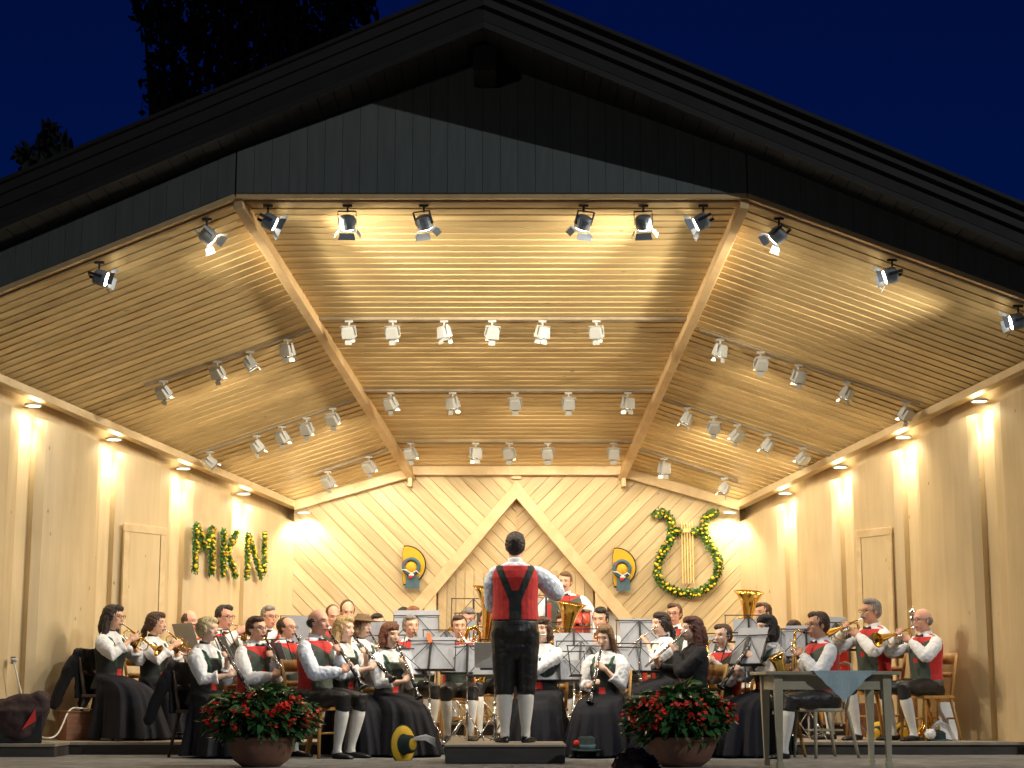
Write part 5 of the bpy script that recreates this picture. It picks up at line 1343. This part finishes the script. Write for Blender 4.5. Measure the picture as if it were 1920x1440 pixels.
# ---------------------------------------------------------------- garlands
def path_len(pts): return sum((V(b_)-V(a_)).length for a_, b_ in zip(pts, pts[1:]))
FLW = []
for mt_ in ('gflower', 'gflower2'):
    b = MB(); b.ell((0, 0, 0), (.8, .8, .7), 8, 5)
    for i in range(5): b.ell((.55*math.cos(i*1.257), .55*math.sin(i*1.257), .1), (.5, .5, .4), 6, 4)
    o = b.build('flower_source', M[mt_]); FLW.append(o.data); bpy.data.objects.remove(o)
def garland(paths, rad, name, label, nrm_, cat, seed, extra=None, loc=None, group=None):
    rn = random.Random(seed); o0 = V(paths[0][0]); r = empty(name, o0, 0, label, cat, group); nrm_ = V(nrm_)
    b = MB(); f1 = MB(); f2 = MB(); core = MB()
    for pts in paths:
        pts = [V(p)-o0 for p in pts]; core.tube(pts, rad*.45, 8)
        L_ = path_len(pts); n = int(L_*1500)
        def samp(t):
            t *= L_; 
            for a_, c_ in zip(pts, pts[1:]):
                l = (c_-a_).length
                if t <= l: return a_+(c_-a_)*(t/l), (c_-a_).normalized()
                t -= l
            return pts[-1], (pts[-1]-pts[-2]).normalized()
        for k in range(n):
            p, d = samp(rn.random()); s_ = rn.uniform(.012, .028); o = V((rn.gauss(0, 1), rn.gauss(0, 1), rn.gauss(0, 1))).normalized()*rad*rn.uniform(.4, 1.0)
            if o.dot(nrm_) < -.3*rad: o = -o
            q = Euler((rn.random()*6, rn.random()*6, rn.random()*6)).to_matrix()
            b.add([p+o+q @ V(x)*s_ for x in ((-1, 0, 0), (0, -.45, .1), (1.1, 0, 0), (0, .45, .1))], [(0, 1, 2, 3)])
        nf_ = int(L_*(34 if rad < .05 else 30))
        for k in range(nf_):
            p, d = samp((k+rn.random()*.8)/nf_); side = d.cross(nrm_).normalized()
            c = p+nrm_*rad*.9+side*rn.uniform(-.6, .6)*rad; s_ = rn.uniform(.012, .024); yl = rn.random() < .6
            fo = bpy.data.objects.new('yellow_flower' if yl else 'ochre_flower', FLW[0 if yl else 1]); COL.objects.link(fo); fo.parent = r; fo.location = c; fo.scale = (s_,)*3; fo.rotation_euler = (rn.random(), rn.random(), rn.random()*6)
    core.build('frame', M['bark'], r); o = b.build('evergreen_leaves', M['garland'], r, fixn=False); o['kind'] = 'stuff'
    return r, o0
def bp(u, v, off=.05): return at(u, v, DB-off)
ly = [(1228, 968), (1238, 960), (1250, 965), (1259, 980), (1259, 1000), (1254, 1018), (1241, 1038), (1233, 1057), (1232, 1076), (1240, 1093), (1256, 1106), (1275, 1111), (1293, 1113), (1312, 1110), (1330, 1099), (1342, 1083), (1348, 1063), (1345, 1045), (1335, 1029), (1325, 1012), (1320, 998), (1319, 984), (1324, 970), (1333, 962), (1343, 963)]
r, o0 = garland([[bp(u, v) for u, v in ly], [bp(1262, 996), bp(1277, 996)], [bp(1299, 996), bp(1318, 996)]], .058, 'lyre_garland', 'lyre-shaped green garland with yellow flowers on the right of the back wall', (0, -1, 0), 'garland', 4)
b = MB()
for i in range(5):
    a_ = bp(1278+5.0*i, 978); c_ = bp(1280.5+5.0*i, 1094); b.beam(a_-o0, c_-o0, .012, .012, up=(0, 1, 0))
b.beam(bp(1276, 995, .06)-o0, bp(1301, 995, .06)-o0, .02, .04); b.build('strings', M['string'], r)
for name, strokes, lab in (('M', [[(366, 984), (365, 1072)], [(368, 984), (384, 1028)], [(384, 1028), (397, 990)], [(397, 990), (396, 1076)]], 'letter M of green garland with yellow flowers on the left wall'),
                           ('K', [[(418, 996), (417, 1079)], [(443, 998), (420, 1044)], [(424, 1036), (441, 1080)]], 'letter K of green garland with yellow flowers between M and N'),
                           ('N', [[(464, 1002), (462, 1084)], [(465, 1002), (489, 1084)], [(495, 999), (494, 1074)]], 'letter N of green garland with yellow flowers nearest the back corner')):
    P, Lw, d, inw, top = WL
    garland([[onwall(WL, C3L, u, v, .07) for u, v in st_] for st_ in strokes], .034 if name == 'N' else .042, 'garland_letter', lab, inw, 'garland', ord(name), group='garland letters on the left wall')

# wall hats
for u, v, lab in ((762, 1060, 'yellow-lined hat with blue ribbon hung on the back wall left of the triangle'), (1156, 1064, 'yellow-lined hat with blue ribbon hung on the back wall right of the triangle')):
    c = at(u, v, DB-.02); r = empty('decorated_hat', c, 0, lab, 'hat', 'hats hung on the back wall'); k = DB/F; A_, B_ = 37*k, 37*k
    b = MB(); pr = [V((0-.03, 0, -B_))]+[V((A_*math.cos(t), 0, B_*math.sin(t))) for t in [math.pi*(-.5+i/24) for i in range(25)]]+[V((-.03, 0, B_*.98)), V((-.045, 0, B_*.6)), V((-.045, 0, -B_*.7))]
    b.prism(pr, (0, -.02, 0)); b.build('brim', M['hatgreen'], r)
    b = MB(); b.prism([V((x.x*.94, -.022, x.z*.94)) for x in pr], (0, -.006, 0)); b.build('brim_lining', M['yellow'], r)
    b = MB(); b.lathe([(.11, 0), (.11, .05), (.085, .07), (.07, .05)], (.06, -.026, -.02), (0, -1, 0), 28); b.build('crown_band', M['hatblue'], r, True)
    b = MB(); b.lathe([(.0, .055), (.062, .055), (.072, .03)], (.06, -.026, -.03), (0, -1, 0), 24); b.build('crown_lining', M['yellow'], r, True)
    b = MB()
    for i in range(4): x = .0+.038*i; b.prism([V((x, -.05-.008*(i % 2), -.13)), V((x+.036, -.05-.008*((i+1) % 2), -.13)), V((x+.045, -.06, -.27-.01*(i % 2))), V((x-.008, -.06, -.275))], (0, -.008, 0))
    b.build('ribbon', M['hatblue'], r)
    b = MB(); b.ell((.065, -.08, -.115), (.035, .02, .022), 12, 8); b.tube([(.065, -.08, -.1), (-.0, -.10, -.06), (-.05, -.10, -.055)], [.009, .007, .003], 6); b.tube([(.065, -.08, -.1), (.12, -.10, -.07), (.17, -.10, -.11)], [.009, .007, .003], 6); b.build('feather', M['feather'], r, True)
    b = MB(); b.ell((.055, -.09, -.14), (.022, .014, .02), 12, 8); b.box((-.01, -.06, .03), (.045, .04, .05)); b.build('red_rosette', M['redpom'], r, True)

# ---------------------------------------------------------------- hats and things on the floor
def floor_hat(u, v, D, ax, rad, label, yellow=True, feather=None, pom=False, k=1.0):
    c = at(u, v, D); r = empty('hat', c, 0, label, 'hat', 'felt hats lying on the stage'); ax = V(ax).normalized()
    b = MB(); b.lathe([(.0, .10), (.05, .10), (.075, .085), (.085, .0), (rad*.95, -.012), (rad, -.006), (rad*.95, -.018), (.085, -.008)], (0, 0, 0), ax, 36); b.build('felt', M['hatgreen'], r, True)
    if yellow: b = MB(); b.lathe([(.090, .002), (rad*.93, -.003), (rad*.93, -.008), (.09, -.004)], (0, 0, 0), ax, 36); b.build('yellow_lining', M['yellow'], r, True); 
    b = MB(); b.lathe([(.0, -.015), (.07, -.018), (.07, -.012)], (0, 0, 0), ax, 28) if yellow else b.lathe([(.086, .005), (.088, .03), (.08, .035)], (0, 0, 0), ax, 28); b.build('crown_opening' if yellow else 'hat_band', M['hatblue'] if not yellow else M['hatgreen'], r, True)
    if yellow: b = MB(); b.lathe([(0, .104), (.045, .104), (.05, .100)], (0, 0, 0), ax, 24); b.build('yellow_badge', M['yellow'], r, True)
    if feather:
        b = MB()
        for q_ in range(7): b.tube([(0, 0, 0)]+[V(f_)+V((0, (q_-3)*.002*j_, (q_-3)*.0035*j_)) for j_, f_ in enumerate(feather, 1)], [.006, .006, .005, .002][:len(feather)+1], 5); b.build('feather', M['feather'], r, True)
    if pom:
        b = MB(); b.ell(ax*.05+V((-.09, -.03, -.01)), .028, 12, 8); b.build('red_pompon', M['redpom'], r, True)
    return r
r = floor_hat(757, 1396, 14.9, (.85, -.62, .05), .172, 'hat with yellow lining and grey feather lying on edge left of the podium', True, [(.10, -.05, .05), (.19, -.03, .06), (.27, -.02, .02)])
b = MB(); b.lathe([(.0, .004), (.075, .004), (.088, -.03)], V((1, .55, .12)).normalized()*-.03, (-1, -.55, -.12), 30)
floor_hat(1000, 1378, 15.9, (-.3, -1, .3), .13, 'hat with yellow lining leaning behind the heels of the conductor', True)
floor_hat(1047, 1372, 16.0, (-.8, -.6, .25), .16, 'hat with yellow lining and red pompon right behind the podium', True, None, True)
floor_hat(1100, 1402, 15.3, (0, -.1, 1), .14, 'dark green hat with red ornament flat on the floor right of the podium', False, None, True)
hr = floor_hat(1757, 1390, 16.5, (.05, -.2, 1), .20, 'dark green hat with white feather and pompon at the right platform edge', False, [(-.05, -.02, .12), (.02, -.02, .17), (.13, -.02, .12)])
b = MB(); b.ell((-.08, -.08, .07), (.05, .045, .045), 14, 10); o = addpart('white_pompon', evalmesh(b, .008, 0, disp=.03, dsize=.01), [M['feather']], hr)
for (u, v, D, ax, lab) in ((1648, 1378, 17.5, (-.6, -1, .2), 'hat with yellow lining propped behind the right trumpet players'), (1697, 1378, 17.2, (-.3, -1, .3), 'hat with yellow lining and red pompon beside the legs of the bald trumpeter'), (1372, 1395, 16.6, (.5, -1, .3), 'hat with yellow lining behind the right begonia tub')):
    floor_hat(u, v, D, ax, .145, lab, True, None, 'red pompon' in lab)
# brass bell of an instrument on the floor at the right
def floor_bell(u, v, D, base, kind, label):
    c = at(u, v, D); r = empty('horn_on_floor' if kind else 'mute', (c.x, D, base), 0, label, 'horn' if kind else 'mute', 'instruments resting on the floor')
    if kind:
        b = MB(); b.lathe([(.15, 0), (.148, .012), (.10, .06), (.06, .13), (.04, .24), (.03, .34)], (0, 0, .004), (0, 0, 1), 32); b.build('bell', M['gold'], r, True)
        b = MB(); b.tube([(0, 0, .34), (.03, 0, .42), (.10, 0, .43), (.13, 0, .36), (.12, 0, .2), (.13, 0, .12)], [.03, .027, .024, .022, .02, .018], 12); b.build('tubing', M['gold'], r, True)
    else:
        b = MB(); b.lathe([(.0, .0), (.062, 0), (.060, .01), (.036, .04), (.022, .09), (.014, .16), (.012, .22)], (0, 0, 0), (0, 0, 1), 24, cap=False); b.build('bell', M['silver'], r, True)
        b = MB(); b.tube([(0, 0, .21), (0, 0, .26)], [.012, .009], 10); b.build('stem', M['gold'], r, True)
floor_bell(1738, 1375, 17.0, T1, 1, 'golden horn resting bell down under the chair of the far right trumpeter')
for u, lab in ((312, 'silver bell-shaped mute on the floor left of the jacket'), (335, 'silver bell-shaped mute on the floor nearer the blonde woman')):
    floor_bell(u, 1385, 17.0, T1, 0, lab)
# drum major's mace
c = at(1711, 1150, 17.2); c.z -= .02
r = empty('mace', (c.x, 17.2, T1), 0, 'ceremonial staff with silver ball top between the two right trumpet players', 'staff')
h_ = c.z-T1+.06
b = MB(); b.tube([(0, 0, 0), (0, 0, h_-.30)], .014, 10); b.build('shaft', M['chair'], r, True)
b = MB(); b.ell((0, 0, h_-.03), .042, 16, 12); b.lathe([(.014, -.36), (.012, -.25), (.02, -.18), (.032, -.09), (.030, -.07), (.01, -.05)], (0, 0, h_)); b.tube([(0, 0, h_), (0, 0, h_+.035)], [.008, .003], 8); b.build('silver_head', M['silver'], r, True)
b = MB(); b.tube([(.018*math.cos(t*2), .018*math.sin(t*2), h_-.62+.015*t) for t in range(20)], .006, 6); b.build('red_cord', M['redpom'], r, True)

# ---------------------------------------------------------------- left side: outlet, cable, box, coat pile, jackets over chairs
P, Lw, d, inw, top = WL
c = onwall(WL, C3L, 24, 1238, .008); r = empty('wall_socket', c, math.atan2(inw.y, inw.x)+math.pi/2, 'grey wall socket with a white plug low on the left wall', 'socket')
b = MB(); b.box((0, 0, 0), (.055, .02, .07)); b.build('plate', M['chrome'], r, bevel=.004)
b = MB(); b.lathe([(0, .05), (.016, .05), (.02, .0)], (0, -.005, .0), (0, -1, 0)); b.build('plug', M['white'], r, True)
pth = [onwall(WL, C3L, 26, 1242, .05), onwall(WL, C3L, 32, 1268, .05), onwall(WL, C3L, 40, 1300, .06), onwall(WL, C3L, 60, 1376, .08), at(85, 1385, 16.4), at(105, 1382, 16.45), at(118, 1358, 16.5), at(126, 1336, 16.55), at(136, 1327, 16.6), at(150, 1328, 16.6), at(175, 1330, 16.7)]
for p in pth: p.z = max(p.z, T1+.01)
cv = bpy.data.curves.new('power_cable', 'CURVE'); cv.dimensions = '3D'; sp = cv.splines.new('NURBS'); sp.points.add(len(pth)-1)
for i, p in enumerate(pth): sp.points[i].co = (*p, 1)
sp.use_endpoint_u = True; sp.order_u = 3; cv.bevel_depth = .008; cv.materials.append(M['cable'])
oc = bpy.data.objects.new('tmpc', cv); COL.objects.link(oc); dg = bpy.context.evaluated_depsgraph_get(); me = bpy.data.meshes.new_from_object(oc.evaluated_get(dg)); bpy.data.objects.remove(oc)
o = bpy.data.objects.new('power_cable', me); COL.objects.link(o); tag(o, 'white power cable running from the wall socket to the wooden box', 'cable')
c = at(150, 1352, 16.75); r = empty('wooden_box', (c.x, 16.75, T1), R(32), 'brown wooden box against the left wall behind the dark chair', 'box')
b = MB(); b.box((0, 0, .13), (.34, .26, .26)); b.build('case', M['box'], r, bevel=.004); b = MB(); b.box((0, 0, .268), (.36, .28, .016)); b.build('lid', M['box'], r, bevel=.004)
# coat over a case at far left
c = at(36, 1388, 15.92); r = empty('covered_case', (c.x, 15.92, T1), R(15), 'dark instrument case on the floor at the far left under a brown coat', 'case')
b = MB(); b.box((0, 0, .15), (.40, .26, .30)); b.build('case', M['black'], r, bevel=.01)
b = MB(); b.loft([((0, 0, .06), .19, .15), ((-.02, 0, .18), .235, .17), ((0, -.01, .29), .25, .17), ((.03, 0, .37), .21, .13), ((.07, 0, .43), .12, .08)], 30); b.ell((.15, -.02, .40), (.09, .09, .06)); b.ell((-.13, 0, .33), (.11, .10, .06)); b.ell((.19, -.06, .33), (.05, .06, .09))
o = addpart('coat', evalmesh(b, .012, 1, disp=.07, dsize=.16), [M['browncoat']], None); o.matrix_world = Matrix.Translation((c.x, 15.92, T1)) @ Matrix.Rotation(R(15), 4, 'Z'); tag(o, 'crumpled dark brown coat thrown over the case at the far left', 'coat')
b = MB(); b.prism([V((.02, -.185, .12)), V((.13, -.185, .31)), V((.14, -.185, .20))], (0, -.02, 0)); b.build('red_lining', M['redcloth'], o)
def jacket_on(key, label, sleeve):
    PM = PEOPLE[key]['M']
    b = MB(); b.loft([((0, .24, .42), .20, .05), ((0, .25, .6), .20, .055), ((0, .26, .80), .20, .05), ((0, .26, .90), .17, .045)], 24)
    for sd in sleeve:
        b.tube([(sd*.17, .26, .86), (sd*.21, .32, .70), (sd*.23, .42, .46), (sd*.23, .47, .34)], [.05, .062, .055, .05], 14, round_ends=True)
    o = addpart('jacket', evalmesh(b, .012, 1, disp=.03, dsize=.1), [M['jacket']], None); o.matrix_world = PM; tag(o, label, 'jacket', 'jackets hung over chair backs')
jacket_on('girl1', 'black jacket with a trailing sleeve hung over the chair of the far left girl', (1, -1))
jacket_on('bun', 'black jacket hung over the chair of the platinum blonde woman', (-1,))
# pale folder at right behind the feather hat
c = at(1778, 1375, 16.75); b = MB(); b.box((0, 0, .18), (.16, .02, .36), rot=(R(-12), 0, 0)); o = b.build('folder', M['paperw']); o.location = (c.x, 16.75, T1); tag(o, 'pale folder leaning upright behind the feathered hat at the right', 'folder')
b = MB(); b.box((0, 0, .17), (.34, .25, .34)); o = b.build('wooden_box', M['box'], bevel=.005); c = at(1620, 1380, 18.0); o.location = (c.x, 18.0, T1); tag(o, 'brown wooden box behind the table legs at the right', 'box')

for o in bpy.data.objects:
    if o.parent is None and len(o.get('label', '').split()) > 16: print('LONG', o.name, o['label'])
